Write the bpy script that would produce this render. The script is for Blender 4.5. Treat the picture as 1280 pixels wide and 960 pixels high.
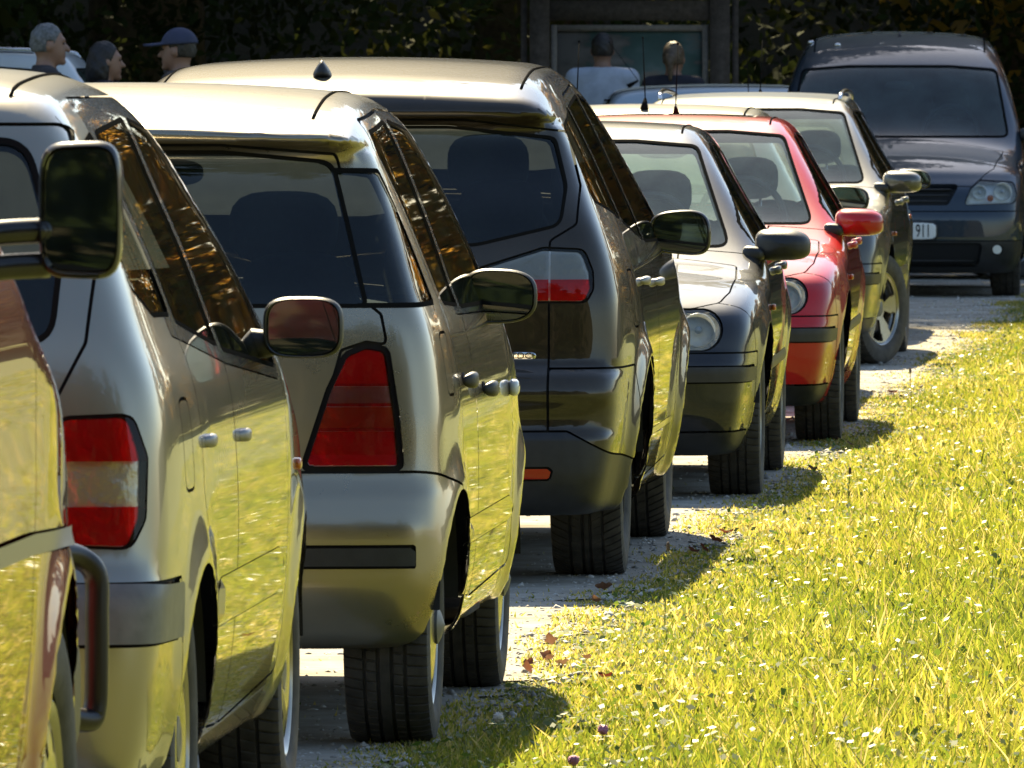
import bpy, bmesh, math, random
import numpy as np
from mathutils import Vector, Matrix
R = math.radians
rng = np.random.default_rng(7)
random.seed(7)
for _o in list(bpy.data.objects):
    bpy.data.objects.remove(_o)
scene = bpy.context.scene
COL = scene.collection

# ------------------------------------------------------------------ camera
CAM_H = 1.645
cam_data = bpy.data.cameras.new("camera")
cam = bpy.data.objects.new("camera", cam_data)
COL.objects.link(cam)
cam.location = (0, 0, CAM_H)
cam.rotation_euler = (R(90 - 1.657), 0, 0)
cam_data.sensor_width = 36.0
cam_data.lens = 36.0 * 14000 / 1280
cam_data.clip_start = 0.5
cam_data.clip_end = 3000
cam_data.dof.use_dof = True
cam_data.dof.focus_distance = 33.0
cam_data.dof.aperture_fstop = 38.0
scene.camera = cam

# ------------------------------------------------------------------ light
SUN_EL, SUN_AZ = R(43), R(-9)          # azimuth from +Y, clockwise
world = bpy.data.worlds.new("World")
scene.world = world
world.use_nodes = True
wn = world.node_tree
sky = wn.nodes.new("ShaderNodeTexSky")
sky.sky_type = 'NISHITA'
sky.sun_disc = False
sky.sun_elevation = SUN_EL
sky.sun_rotation = SUN_AZ
sky.dust_density = 1.0
sky.ozone_density = 1.6
sky.air_density = 1.2
wbg = wn.nodes["Background"]
wbg.inputs[1].default_value = 0.06
wn.links.new(sky.outputs[0], wbg.inputs[0])
sun_data = bpy.data.lights.new("sun", 'SUN')
sun_data.energy = 5.0
sun_data.angle = R(0.53)
sun_data.color = (1.0, 0.85, 0.55)
sun = bpy.data.objects.new("sun", sun_data)
COL.objects.link(sun)
_d = Vector((math.sin(SUN_AZ) * math.cos(SUN_EL), math.cos(SUN_AZ) * math.cos(SUN_EL), math.sin(SUN_EL)))
sun.rotation_euler = _d.to_track_quat('Z', 'Y').to_euler()
sun.location = _d * 60
scene.view_settings.view_transform = 'Standard'
scene.view_settings.look = 'None'
scene.view_settings.exposure = 1.75
scene.view_settings.gamma = 1.0
scene.render.engine = 'CYCLES'
scene.cycles.use_denoising = True
scene.cycles.max_bounces = 10
scene.cycles.transparent_max_bounces = 16
scene.cycles.sample_clamp_indirect = 8.0
scene.cycles.caustics_reflective = False
scene.cycles.caustics_refractive = False

# ------------------------------------------------------------------ materials
MATS = {}
def principled(name, color, rough=0.5, metal=0.0, coat=0.0, coat_rough=0.03, spec=0.5, var=0.0, var_scale=30.0,
               bump=0.0, bump_scale=80.0, trans=0.0, sheen=0.0):
    if name in MATS:
        return MATS[name]
    m = bpy.data.materials.new(name)
    m.use_nodes = True
    nt = m.node_tree
    b = nt.nodes["Principled BSDF"]
    b.inputs["Base Color"].default_value = (*color, 1)
    b.inputs["Roughness"].default_value = rough
    b.inputs["Metallic"].default_value = metal
    b.inputs["Coat Weight"].default_value = coat
    b.inputs["Coat Roughness"].default_value = coat_rough
    b.inputs["Specular IOR Level"].default_value = spec
    b.inputs["Transmission Weight"].default_value = trans
    tc = nt.nodes.new("ShaderNodeTexCoord")
    if var > 0:
        n = nt.nodes.new("ShaderNodeTexNoise")
        n.inputs["Scale"].default_value = var_scale
        n.inputs["Detail"].default_value = 6
        nt.links.new(tc.outputs["Object"], n.inputs["Vector"])
        r = nt.nodes.new("ShaderNodeValToRGB")
        r.color_ramp.elements[0].position = 0.3
        r.color_ramp.elements[1].position = 0.7
        r.color_ramp.elements[0].color = (*[max(0, c * (1 - var)) for c in color], 1)
        r.color_ramp.elements[1].color = (*[min(1, c * (1 + var)) for c in color], 1)
        nt.links.new(n.outputs["Fac"], r.inputs["Fac"])
        nt.links.new(r.outputs["Color"], b.inputs["Base Color"])
    if bump > 0:
        n2 = nt.nodes.new("ShaderNodeTexNoise")
        n2.inputs["Scale"].default_value = bump_scale
        n2.inputs["Detail"].default_value = 5
        nt.links.new(tc.outputs["Object"], n2.inputs["Vector"])
        bp = nt.nodes.new("ShaderNodeBump")
        bp.inputs["Strength"].default_value = bump
        bp.inputs["Distance"].default_value = 0.01
        nt.links.new(n2.outputs["Fac"], bp.inputs["Height"])
        nt.links.new(bp.outputs["Normal"], b.inputs["Normal"])
    MATS[name] = m
    return m

def paint(name, color, metal=0.75, rough=0.38, dust=0.12, dust_color=(0.42, 0.36, 0.25), sheen=0.5):
    """clear-coated metallic car paint with road dust: more of it low down, in patches and specks; upward faces get a sheen for sun glare"""
    if name in MATS:
        return MATS[name]
    m = bpy.data.materials.new(name)
    m.use_nodes = True
    nt = m.node_tree
    L = nt.links.new
    b = nt.nodes["Principled BSDF"]
    b.inputs["Metallic"].default_value = metal
    b.inputs["Coat Weight"].default_value = 1.0
    b.inputs["Coat Roughness"].default_value = 0.025
    b.inputs["Specular IOR Level"].default_value = 0.12
    b.inputs["Sheen Roughness"].default_value = 0.45
    b.inputs["Sheen Tint"].default_value = (1.0, 0.96, 0.88, 1)
    tc = nt.nodes.new("ShaderNodeTexCoord")
    n = nt.nodes.new("ShaderNodeTexNoise")
    n.inputs["Scale"].default_value = 7
    n.inputs["Detail"].default_value = 8
    n.inputs["Roughness"].default_value = 0.65
    L(tc.outputs["Object"], n.inputs["Vector"])
    sp = nt.nodes.new("ShaderNodeTexNoise")
    sp.inputs["Scale"].default_value = 150
    sp.inputs["Detail"].default_value = 2
    L(tc.outputs["Object"], sp.inputs["Vector"])
    mr = nt.nodes.new("ShaderNodeMapRange")
    mr.inputs[1].default_value = 0.62; mr.inputs[2].default_value = 0.75
    mr.inputs[3].default_value = 0.0; mr.inputs[4].default_value = 0.45
    L(sp.outputs["Fac"], mr.inputs[0])
    mr2 = nt.nodes.new("ShaderNodeMapRange")
    mr2.inputs[1].default_value = 0.35; mr2.inputs[2].default_value = 0.75
    mr2.inputs[3].default_value = 0.0; mr2.inputs[4].default_value = 1.0
    L(n.outputs["Fac"], mr2.inputs[0])
    sx = nt.nodes.new("ShaderNodeSeparateXYZ")
    L(tc.outputs["Object"], sx.inputs[0])
    low = nt.nodes.new("ShaderNodeMapRange")
    low.inputs[1].default_value = 0.15; low.inputs[2].default_value = 0.75
    low.inputs[3].default_value = 1.0; low.inputs[4].default_value = 0.25
    L(sx.outputs["Z"], low.inputs[0])
    def math_(op, a, c):
        q = nt.nodes.new("ShaderNodeMath"); q.operation = op
        for i, v in enumerate((a, c)):
            if isinstance(v, (int, float)): q.inputs[i].default_value = v
            else: L(v, q.inputs[i])
        return q.outputs[0]
    d = math_('MULTIPLY', math_('MULTIPLY', mr2.outputs[0], low.outputs[0]), dust * 2.2)
    d = math_('ADD', d, math_('MULTIPLY', mr.outputs[0], dust))
    mx = nt.nodes.new("ShaderNodeMix"); mx.data_type = 'RGBA'
    mx.inputs[6].default_value = (*color, 1)
    mx.inputs[7].default_value = (*dust_color, 1)
    L(d, mx.inputs[0])
    L(mx.outputs[2], b.inputs["Base Color"])
    met = math_('MULTIPLY', math_('SUBTRACT', 1.0, d), metal)
    L(met, b.inputs["Metallic"])
    L(math_('ADD', rough, math_('MULTIPLY', d, 0.3)), b.inputs["Roughness"])
    L(math_('ADD', 0.015, math_('MULTIPLY', d, 0.10)), b.inputs["Coat Roughness"])
    # added sheen on upward faces imitates sun glare on roofs and bonnets, besides dust
    nz = nt.nodes.new("ShaderNodeSeparateXYZ"); L(tc.outputs["Normal"], nz.inputs[0])
    up = nt.nodes.new("ShaderNodeMapRange"); up.inputs[1].default_value = 0.80; up.inputs[2].default_value = 0.98
    up.inputs[3].default_value = 0.0; up.inputs[4].default_value = sheen
    L(nz.outputs["Z"], up.inputs[0]); L(up.outputs[0], b.inputs["Sheen Weight"])
    MATS[name] = m
    return m

def glass(name, tint=(0.75, 0.82, 0.8), haze=0.03, ior=1.5):
    """thin car glass: tinted see-through, Fresnel gloss, a dust haze tinted teal for reflected sky and backlight"""
    if name in MATS:
        return MATS[name]
    m = bpy.data.materials.new(name)
    m.use_nodes = True
    nt = m.node_tree
    L = nt.links.new
    nt.nodes.remove(nt.nodes["Principled BSDF"])
    out = nt.nodes["Material Output"]
    tr = nt.nodes.new("ShaderNodeBsdfTransparent")
    tr.inputs[0].default_value = (*tint, 1)
    gl = nt.nodes.new("ShaderNodeBsdfGlossy")
    gl.inputs["Roughness"].default_value = 0.01
    fr = nt.nodes.new("ShaderNodeFresnel")
    fr.inputs[0].default_value = ior
    tc = nt.nodes.new("ShaderNodeTexCoord")
    n = nt.nodes.new("ShaderNodeTexNoise")
    n.inputs["Scale"].default_value = 5; n.inputs["Detail"].default_value = 9; n.inputs["Roughness"].default_value = 0.7
    L(tc.outputs["Object"], n.inputs["Vector"])
    mr = nt.nodes.new("ShaderNodeMapRange")
    mr.inputs[1].default_value = 0.3; mr.inputs[2].default_value = 0.75
    mr.inputs[3].default_value = haze * 0.4; mr.inputs[4].default_value = haze * 1.7
    L(n.outputs["Fac"], mr.inputs[0])
    df = nt.nodes.new("ShaderNodeBsdfDiffuse"); df.inputs[0].default_value = (0.40, 0.58, 0.56, 1)  # teal haze colour imitates sky reflection and backlit veil, besides dust
    tl = nt.nodes.new("ShaderNodeBsdfTranslucent"); tl.inputs[0].default_value = (0.62, 0.78, 0.70, 1)
    ds = nt.nodes.new("ShaderNodeMixShader"); ds.inputs[0].default_value = 0.4
    L(df.outputs[0], ds.inputs[1]); L(tl.outputs[0], ds.inputs[2])
    m0 = nt.nodes.new("ShaderNodeMixShader")
    L(mr.outputs[0], m0.inputs[0]); L(tr.outputs[0], m0.inputs[1]); L(ds.outputs[0], m0.inputs[2])
    m1 = nt.nodes.new("ShaderNodeMixShader")
    L(fr.outputs[0], m1.inputs[0]); L(m0.outputs[0], m1.inputs[1]); L(gl.outputs[0], m1.inputs[2])
    L(m1.outputs[0], out.inputs["Surface"])
    MATS[name] = m
    return m

def lens(name, tint):
    """moulded lamp plastic: coloured see-through cover with Fresnel gloss, fluted on the inside"""
    m = glass(name, tint, haze=0.012, ior=1.42)
    return m

M_RUBBER = principled("black_rubber", (0.018, 0.018, 0.018), rough=0.55, var=0.25, var_scale=40)
M_PLASTIC = principled("black_plastic", (0.022, 0.022, 0.023), rough=0.42, var=0.2, var_scale=25, bump=0.1, bump_scale=400)
M_GREYPLASTIC = principled("grey_plastic", (0.15, 0.15, 0.14), rough=0.4, var=0.15)
M_GAP = principled("gap_dark", (0.006, 0.006, 0.006), rough=0.9)
M_UNDER = principled("underbody", (0.02, 0.019, 0.018), rough=0.9, var=0.4, var_scale=9)
M_TRIM = principled("cabin_trim", (0.05, 0.05, 0.052), rough=0.8, var=0.15)
M_SEAT = principled("seat_fabric", (0.035, 0.038, 0.045), rough=0.85, var=0.2, var_scale=60)
M_CHROME = principled("chrome", (0.75, 0.74, 0.72), rough=0.12, metal=1.0)
M_SATIN = principled("satin_trim", (0.30, 0.29, 0.28), rough=0.35, metal=0.7)
M_STEEL = principled("black_lacquered_steel", (0.012, 0.010, 0.010), rough=0.32, spec=0.35)
M_MIRROR = principled("mirror_silver", (0.62, 0.66, 0.68), rough=0.015, metal=1.0)
M_RIM = principled("alloy", (0.33, 0.31, 0.27), rough=0.25, metal=0.9, coat=0.5, var=0.08)
M_TYRE = principled("tyre_rubber", (0.052, 0.047, 0.040), rough=0.72, var=0.45, var_scale=22, bump=0.15, bump_scale=300)
M_BRAKE = principled("brake_disc", (0.16, 0.13, 0.11), rough=0.4, metal=0.8)
M_REFLECTOR = principled("lamp_reflector", (0.90, 0.89, 0.83), rough=0.25, metal=0.0, coat=0.6, bump=0.8, bump_scale=38)
M_SEAL = principled("window_rubber", (0.012, 0.012, 0.012), rough=1.0, spec=0.0)
M_BULB = principled("bulb_glass", (0.75, 0.78, 0.78), rough=0.05, coat=1.0)
M_RED = lens("red_lens", (0.80, 0.008, 0.010))
M_DARKRED = lens("dark_red_lens", (0.55, 0.006, 0.006))
M_PINKRED = lens("bright_red_lens", (0.88, 0.012, 0.050))
M_ORANGE = lens("orange_lens", (0.95, 0.28, 0.02))
M_AMBERRED = lens("amber_red_lens", (0.66, 0.085, 0.02))
M_CLEARLENS = lens("clear_lens", (0.86, 0.82, 0.72))
M_SMOKECLEAR = lens("grey_clear_lens", (0.58, 0.57, 0.54))
M_GREYLENS = lens("smoky_lens", (0.50, 0.20, 0.17))
M_LAMPBACK = principled("lamp_bowl", (0.70, 0.69, 0.65), rough=0.28, metal=0.55, bump=0.5, bump_scale=26)
M_ORANGESOLID = principled("orange_plastic", (0.60, 0.13, 0.012), rough=0.15, coat=0.6)
M_REDSOLID = principled("red_plastic", (0.42, 0.010, 0.008), rough=0.18, coat=0.5)
G_WIND = glass("windscreen_glass", (0.86, 0.93, 0.88), haze=0.10)
G_SIDE = glass("side_glass", (0.52, 0.60, 0.57), haze=0.025, ior=1.55)
G_DARK = glass("privacy_glass", (0.16, 0.19, 0.21), haze=0.02, ior=1.55)
G_LAMP = glass("lamp_glass", (0.93, 0.95, 0.95), haze=0.03)
# ------------------------------------------------------------------ scene helpers
def link(o, parent=None):
    COL.objects.link(o)
    if parent is not None:
        o.parent = parent
    return o

def empty(name, loc=(0, 0, 0), rz=0.0):
    o = bpy.data.objects.new(name, None)
    o.empty_display_size = 0.2
    o.location = loc
    o.rotation_euler = (0, 0, rz)
    return link(o)

def tag(o, label=None, cat=None, group=None, kind=None):
    if label: o["label"] = label
    if cat: o["category"] = cat
    if group: o["group"] = group
    if kind: o["kind"] = kind
    return o

def mesh_obj(name, verts, faces, mat=None, parent=None, smooth=True, normals=None, loc=None, autosmooth=None):
    me = bpy.data.meshes.new(name)
    verts = np.asarray(verts, dtype=np.float32)
    if not isinstance(faces, np.ndarray) and len(faces) and len(set(map(len, faces))) == 1:
        faces = np.array(faces, dtype=np.int32)
    if isinstance(faces, np.ndarray):
        k = faces.shape[1]
        me.vertices.add(len(verts)); me.vertices.foreach_set("co", verts.ravel())
        me.loops.add(faces.size); me.loops.foreach_set("vertex_index", faces.astype(np.int32).ravel())
        me.polygons.add(len(faces))
        me.polygons.foreach_set("loop_start", np.arange(0, faces.size, k, dtype=np.int32))
        me.update(calc_edges=True); me.validate()
    else:
        me.from_pydata([tuple(map(float, v)) for v in verts], [], faces)
        me.update()
    if smooth:
        me.shade_smooth()
    if autosmooth is not None:
        me.set_sharp_from_angle(angle=R(autosmooth))
    if normals is not None and len(normals) == len(me.vertices):
        me.normals_split_custom_set_from_vertices(np.asarray(normals, dtype=float).tolist())
    if mat is not None:
        me.materials.append(mat)
    o = bpy.data.objects.new(name, me)
    if loc is not None:
        o.location = loc
    return link(o, parent)

def joined(*parts):
    V, Fs, n = [], [], 0
    for v, f in parts:
        V.append(np.asarray(v, dtype=float))
        Fs += [tuple(int(i) + n for i in q) for q in f]
        n += len(v)
    return np.concatenate(V), Fs

# ------------------------------------------------------------------ shape helpers (verts, faces)
def box(sx, sy, sz, c=(0, 0, 0), rot=None):
    v = np.array([(x, y, z) for x in (-.5, .5) for y in (-.5, .5) for z in (-.5, .5)]) * (sx, sy, sz)
    if rot is not None:
        v = v @ np.array(rot).T
    f = [(0, 1, 3, 2), (4, 6, 7, 5), (0, 4, 5, 1), (2, 3, 7, 6), (0, 2, 6, 4), (1, 5, 7, 3)]
    return v + np.array(c), f

_CUBES = {}
def cube_grid(n):
    if n not in _CUBES:
        g = np.tan(np.linspace(-1, 1, n + 1) * math.pi / 4)
        pts, faces, idx = [], [], {}
        def vid(t):
            if t not in idx:
                idx[t] = len(pts); pts.append([(-1.0 if k == 0 else 1.0 if k == n else g[k]) for k in t])
            return idx[t]
        for ax in range(3):
            for s in (0, n):
                for i in range(n):
                    for j in range(n):
                        q = []
                        for a, b in ((i, j), (i + 1, j), (i + 1, j + 1), (i, j + 1)):
                            t = [0, 0, 0]; t[ax] = s; t[(ax + 1) % 3] = a; t[(ax + 2) % 3] = b
                            q.append(vid(tuple(t)))
                        faces.append(tuple(q if s else q[::-1]))
        _CUBES[n] = (np.array(pts), faces)
    return _CUBES[n]

def superbox(sx, sy, sz, e=4.0, c=(0, 0, 0), n=8, shape=None):
    """rounded box: cube sphere pushed to a superellipsoid"""
    P, faces = cube_grid(n)
    r = (np.abs(P) ** e).sum(1) ** (1 / e)
    P = P / r[:, None] * (np.array((sx, sy, sz)) * 0.5)
    if shape is not None:
        P = shape(P)
    return P + np.array(c), list(faces)

def lathe(profile, seg=48, axis='x', closed=False, a0=0.0, a1=2 * math.pi):
    """profile: (axial, radius)"""
    prof = np.array(profile, float)
    full = abs((a1 - a0) - 2 * math.pi) < 1e-6
    ns = seg if full else seg + 1
    th = a0 + (a1 - a0) * np.arange(ns) / seg
    n = len(prof)
    V = np.zeros((ns, n, 3))
    V[:, :, 0] = prof[None, :, 0]
    V[:, :, 1] = prof[None, :, 1] * np.cos(th)[:, None]
    V[:, :, 2] = prof[None, :, 1] * np.sin(th)[:, None]
    V = V.reshape(-1, 3)
    if axis == 'y':
        V = V[:, [1, 0, 2]]
    elif axis == 'z':
        V = V[:, [1, 2, 0]]
    F = []
    for i in range(seg):
        j = (i + 1) % ns
        for k in range(n - 1 + (1 if closed else 0)):
            k2 = (k + 1) % n
            F.append((i * n + k, j * n + k, j * n + k2, i * n + k2))
    return V, F

def tube(path, radius, seg=10, cap=True):
    P = np.array(path, float)
    n = len(P)
    rad = np.full(n, radius) if np.isscalar(radius) else np.array(radius, float)
    T = np.gradient(P, axis=0)
    T /= np.linalg.norm(T, axis=1)[:, None] + 1e-9
    u = np.cross(T[0], (0, 0, 1.0))
    if np.linalg.norm(u) < 1e-3:
        u = np.cross(T[0], (1.0, 0, 0))
    V = []
    for i in range(n):
        u = u - T[i] * np.dot(u, T[i]); u /= np.linalg.norm(u) + 1e-9
        w = np.cross(T[i], u)
        for k in range(seg):
            a = 2 * math.pi * k / seg
            V.append(P[i] + rad[i] * (math.cos(a) * u + math.sin(a) * w))
    F = []
    for i in range(n - 1):
        for k in range(seg):
            k2 = (k + 1) % seg
            F.append((i * seg + k, i * seg + k2, (i + 1) * seg + k2, (i + 1) * seg + k))
    if cap:
        F.append(tuple(range(seg))[::-1]); F.append(tuple((n - 1) * seg + k for k in range(seg)))
    return np.array(V), F

def smooth_path(pts, n=24):
    P = np.array(pts, float)
    Q = np.vstack([2 * P[0] - P[1], P, 2 * P[-1] - P[-2]])
    out = []
    for i in range(1, len(Q) - 2):
        for t in np.linspace(0, 1, n, endpoint=False):
            a, b, c, d = Q[i - 1], Q[i], Q[i + 1], Q[i + 2]
            out.append(.5 * (2 * b + (c - a) * t + (2 * a - 5 * b + 4 * c - d) * t * t + (3 * b - a - 3 * c + d) * t ** 3))
    out.append(P[-1])
    return np.array(out)

# ------------------------------------------------------------------ implicit surfaces
def smax(a, b, k):
    h = np.maximum(k - np.abs(a - b), 0.0) / k
    return np.maximum(a, b) + h * h * h * k * (1 / 6.0)

def smin(a, b, k):
    return -smax(-a, -b, k)

class Curve:
    """smooth 1-D curve through points, sampled densely"""
    def __init__(self, pts, sm=0.02):
        p = np.array(sorted(pts), float)
        x, y = p[:, 0], p[:, 1]
        h = np.diff(x); d = np.diff(y) / h
        m = np.zeros(len(x))
        m[1:-1] = np.where(d[:-1] * d[1:] > 0, 2 * d[:-1] * d[1:] / (d[:-1] + d[1:] + 1e-12), 0)
        m[0], m[-1] = d[0], d[-1]
        self.dx = 0.002
        X = np.arange(x[0] - 0.6, x[-1] + 0.6, self.dx)
        i = np.clip(np.searchsorted(x, X) - 1, 0, len(h) - 1)
        t = (X - x[i]) / h[i]
        tc = np.clip(t, 0, 1)
        Y = ((1 + 2 * tc) * (1 - tc) ** 2 * y[i] + tc * (1 - tc) ** 2 * h[i] * m[i] + tc * tc * (3 - 2 * tc) * y[i + 1]
             + tc * tc * (tc - 1) * h[i] * m[i + 1])
        if sm > 0:
            r = int(3 * sm / self.dx)
            ker = np.exp(-0.5 * (np.arange(-r, r + 1) * self.dx / sm) ** 2); ker /= ker.sum()
            Y = np.convolve(np.pad(Y, r, mode='edge'), ker, mode='valid')
        self.X, self.Y = X.astype(np.float32), Y.astype(np.float32)
        self.D = np.gradient(Y, self.dx).astype(np.float32)
    def __call__(self, x):
        return np.interp(x, self.X, self.Y)
    def slope(self, x):
        return np.interp(x, self.X, self.D)

def surface_nets(F, lo, hi, res, iters=3):
    lo, hi, res = (np.array(a, float) for a in (lo, hi, res))
    n = np.ceil((hi - lo) / res).astype(int) + 1
    ax = [lo[i] + res[i] * np.arange(n[i]) for i in range(3)]
    X, Y, Z = np.meshgrid(*ax, indexing='ij', sparse=True)
    V = np.broadcast_to(F(X, Y, Z), tuple(n)).astype(np.float32)
    S = V < 0
    c = [slice(0, -1), slice(1, None)]
    cnt = np.zeros(tuple(n - 1), np.int8)
    for a in (0, 1):
        for b in (0, 1):
            for d in (0, 1):
                cnt += S[c[a], c[b], c[d]]
    act = (cnt > 0) & (cnt < 8)
    idx = -np.ones(act.shape, np.int64)
    cells = np.argwhere(act)
    idx[act] = np.arange(len(cells))
    acc = np.zeros((len(cells), 3)); num = np.zeros(len(cells))
    I, J, K = cells.T
    cor = [(a, b, d) for a in (0, 1) for b in (0, 1) for d in (0, 1)]
    vals = {q: V[I + q[0], J + q[1], K + q[2]] for q in cor}
    for q in cor:
        for axn in range(3):
            if q[axn] == 0:
                q2 = list(q); q2[axn] = 1; q2 = tuple(q2)
                a, b = vals[q], vals[q2]
                m = (a < 0) != (b < 0)
                t = np.where(m, a / np.where(m, a - b, 1), 0)
                p = np.array(q, float)[None, :].repeat(len(cells), 0)
                p[:, axn] += t
                acc[m] += p[m]; num[m] += 1
    P = lo + (cells + acc / num[:, None]) * res
    quads = []
    for axn in range(3):
        o1, o2 = [(1, 2), (2, 0), (0, 1)][axn]
        sl0 = [slice(None)] * 3; sl1 = [slice(None)] * 3
        sl0[axn] = slice(0, -1); sl1[axn] = slice(1, None)
        e = np.argwhere(S[tuple(sl0)] != S[tuple(sl1)])
        ok = (e[:, o1] > 0) & (e[:, o2] > 0) & (e[:, o1] < n[o1] - 1) & (e[:, o2] < n[o2] - 1)
        e = e[ok]
        if not len(e): continue
        flip = S[tuple(e.T)]
        d1 = np.zeros(3, int); d1[o1] = 1
        d2 = np.zeros(3, int); d2[o2] = 1
        a = idx[tuple((e - d1 - d2).T)]; b = idx[tuple((e - d2).T)]; cc = idx[tuple(e.T)]; d = idx[tuple((e - d1).T)]
        q = np.stack([a, b, cc, d], 1)
        q[~flip] = q[~flip][:, ::-1]
        quads.append(q)
    Q = np.concatenate(quads)
    P = project(F, P, iters, 0.6 * res.min())
    return P, Q

def grad(F, P, h=0.004):
    G = np.zeros_like(P)
    for i in range(3):
        a = P.copy(); b = P.copy(); a[:, i] += h; b[:, i] -= h
        G[:, i] = (F(*a.T) - F(*b.T)) / (2 * h)
    return G

def project(F, P, iters=3, lim=0.02):
    for _ in range(iters):
        G = grad(F, P)
        g2 = (G * G).sum(1) + 1e-9
        st = -(F(*P.T) / g2)[:, None] * G
        ln = np.linalg.norm(st, axis=1)[:, None] + 1e-12
        P = P + st * np.minimum(1, lim / ln)
    return P

# ------------------------------------------------------------------ shells that are cut into panels
class Shell:
    def __init__(self, V, N, T):
        self.V, self.N, self.T = V, N, T
    def __len__(self):
        return len(self.T)
    def compact(self):
        u, inv = np.unique(self.T, return_inverse=True)
        return Shell(self.V[u], self.N[u], inv.reshape(-1, 3))
    def offset(self, d):
        s = self.compact()
        dd = d if np.isscalar(d) else np.asarray(d)[:, None]
        return Shell(s.V + s.N * dd, s.N, s.T)
    @staticmethod
    def join(ss):
        ss = [s for s in ss if len(s)]
        if not ss:
            return Shell(np.zeros((0, 3)), np.zeros((0, 3)), np.zeros((0, 3), int))
        n, T = 0, []
        for s in ss:
            T.append(s.T + n); n += len(s.V)
        return Shell(np.concatenate([s.V for s in ss]), np.concatenate([s.N for s in ss]), np.concatenate(T))
    def where(self, mask):
        return Shell(self.V, self.N, self.T[mask]).compact()
    def centroids(self):
        return self.V[self.T].mean(1)

def refine(s, mask):
    t = s.T[mask]
    if not len(t):
        return s
    A, B, C = s.V[t[:, 0]], s.V[t[:, 1]], s.V[t[:, 2]]
    a, b, c = s.N[t[:, 0]], s.N[t[:, 1]], s.N[t[:, 2]]
    n0, k = len(s.V), len(t)
    V = np.concatenate([s.V, (A + B) / 2, (B + C) / 2, (C + A) / 2])
    Nn = np.concatenate([a + b, b + c, c + a]); Nn /= np.linalg.norm(Nn, axis=1)[:, None] + 1e-9
    ab = n0 + np.arange(k); bc = ab + k; ca = bc + k
    T = np.concatenate([s.T[~mask], np.stack([t[:, 0], ab, ca], 1), np.stack([ab, t[:, 1], bc], 1),
                        np.stack([ca, bc, t[:, 2]], 1), np.stack([ab, bc, ca], 1)])
    return Shell(V, np.concatenate([s.N, Nn]), T)

def split(s, field, levels=(0.0,), passes=1):
    """cut shell at the field's levels; returns pieces from lowest field to highest"""
    for _ in range(passes):
        g = field(s.V)
        gt = g[s.T]
        m = np.zeros(len(s.T), bool)
        for lv in (levels[0], levels[-1]):
            m |= (gt.min(1) < lv + 0.004) & (gt.max(1) > lv - 0.004)
        s = refine(s, m)
    out = []
    rest = s
    for lv in levels:
        g = field(rest.V) - lv
        g = np.where(np.abs(g) < 1e-6, 1e-6, g)
        gi = g[rest.T] < 0
        cnt = gi.sum(1)
        ins = rest.T[cnt == 3]; outs = rest.T[cnt == 0]
        V = rest.V; Nn = rest.N
        nv, nn, it, ot = [], [], [], []
        base = len(V)
        st = rest.T[(cnt == 1) | (cnt == 2)]
        if len(st):
            gm = g[st] < 0
            one = gm.sum(1) == 1
            lone = np.where(one, np.argmax(gm, 1), np.argmin(gm, 1))
            r = np.arange(len(st))
            p = st[r, lone]; q = st[r, (lone + 1) % 3]; w = st[r, (lone + 2) % 3]
            t1 = (g[p] / (g[p] - g[q]))[:, None]; t2 = (g[p] / (g[p] - g[w]))[:, None]
            P1 = V[p] + (V[q] - V[p]) * t1; P2 = V[p] + (V[w] - V[p]) * t2
            N1 = Nn[p] + (Nn[q] - Nn[p]) * t1; N2 = Nn[p] + (Nn[w] - Nn[p]) * t2
            N1 /= np.linalg.norm(N1, axis=1)[:, None] + 1e-9; N2 /= np.linalg.norm(N2, axis=1)[:, None] + 1e-9
            k = len(st)
            V = np.concatenate([V, P1, P2]); Nn = np.concatenate([Nn, N1, N2])
            i1 = base + np.arange(k); i2 = i1 + k
            tip = np.stack([p, i1, i2], 1)
            q1 = np.stack([i1, q, w], 1); q2 = np.stack([i1, w, i2], 1)
            ins = np.concatenate([ins, tip[one], q1[~one], q2[~one]])
            outs = np.concatenate([outs, tip[~one], q1[one], q2[one]])
        out.append(Shell(V, Nn, ins).compact())
        rest = Shell(V, Nn, outs).compact()
    out.append(rest)
    return out

def rounded(pts, r=0.03, n=5):
    """polygon with rounded corners; r scalar or one per corner"""
    P = [np.array(p[:2], float) for p in pts]
    m = len(P)
    rs = [r] * m if np.isscalar(r) else list(r)
    out = []
    for i in range(m):
        a, b, c = P[i - 1], P[i], P[(i + 1) % m]
        u = a - b; v = c - b
        lu, lv = np.linalg.norm(u), np.linalg.norm(v)
        u, v = u / lu, v / lv
        ang = math.acos(max(-1, min(1, float(u @ v))))
        if rs[i] <= 0 or ang > 3.05:
            out.append(b); continue
        d = min(rs[i] / math.tan(ang / 2), lu * 0.45, lv * 0.45)
        for t in np.linspace(0, 1, n + 1):
            p0 = b + u * d; p1 = b + v * d
            out.append((1 - t) ** 2 * p0 + 2 * t * (1 - t) * b + t * t * p1)
    return np.array(out)

def poly_sdf(poly, U, W):
    x, y = np.ravel(U), np.ravel(W)
    d = np.full(x.shape, 1e9); ins = np.zeros(x.shape, bool)
    m = len(poly)
    for i in range(m):
        ax_, ay = poly[i]; bx_, by = poly[(i + 1) % m]
        ex, ey = bx_ - ax_, by - ay
        wx, wy = x - ax_, y - ay
        t = np.clip((wx * ex + wy * ey) / (ex * ex + ey * ey + 1e-12), 0, 1)
        dx, dy = wx - ex * t, wy - ey * t
        d = np.minimum(d, dx * dx + dy * dy)
        c = ((ay > y) != (by > y)) & (x < ex * (y - ay) / (by - ay + (1e-12 if abs(by - ay) < 1e-12 else 0)) + ax_)
        ins ^= c
    d = np.sqrt(d)
    return np.where(ins, -d, d)

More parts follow.
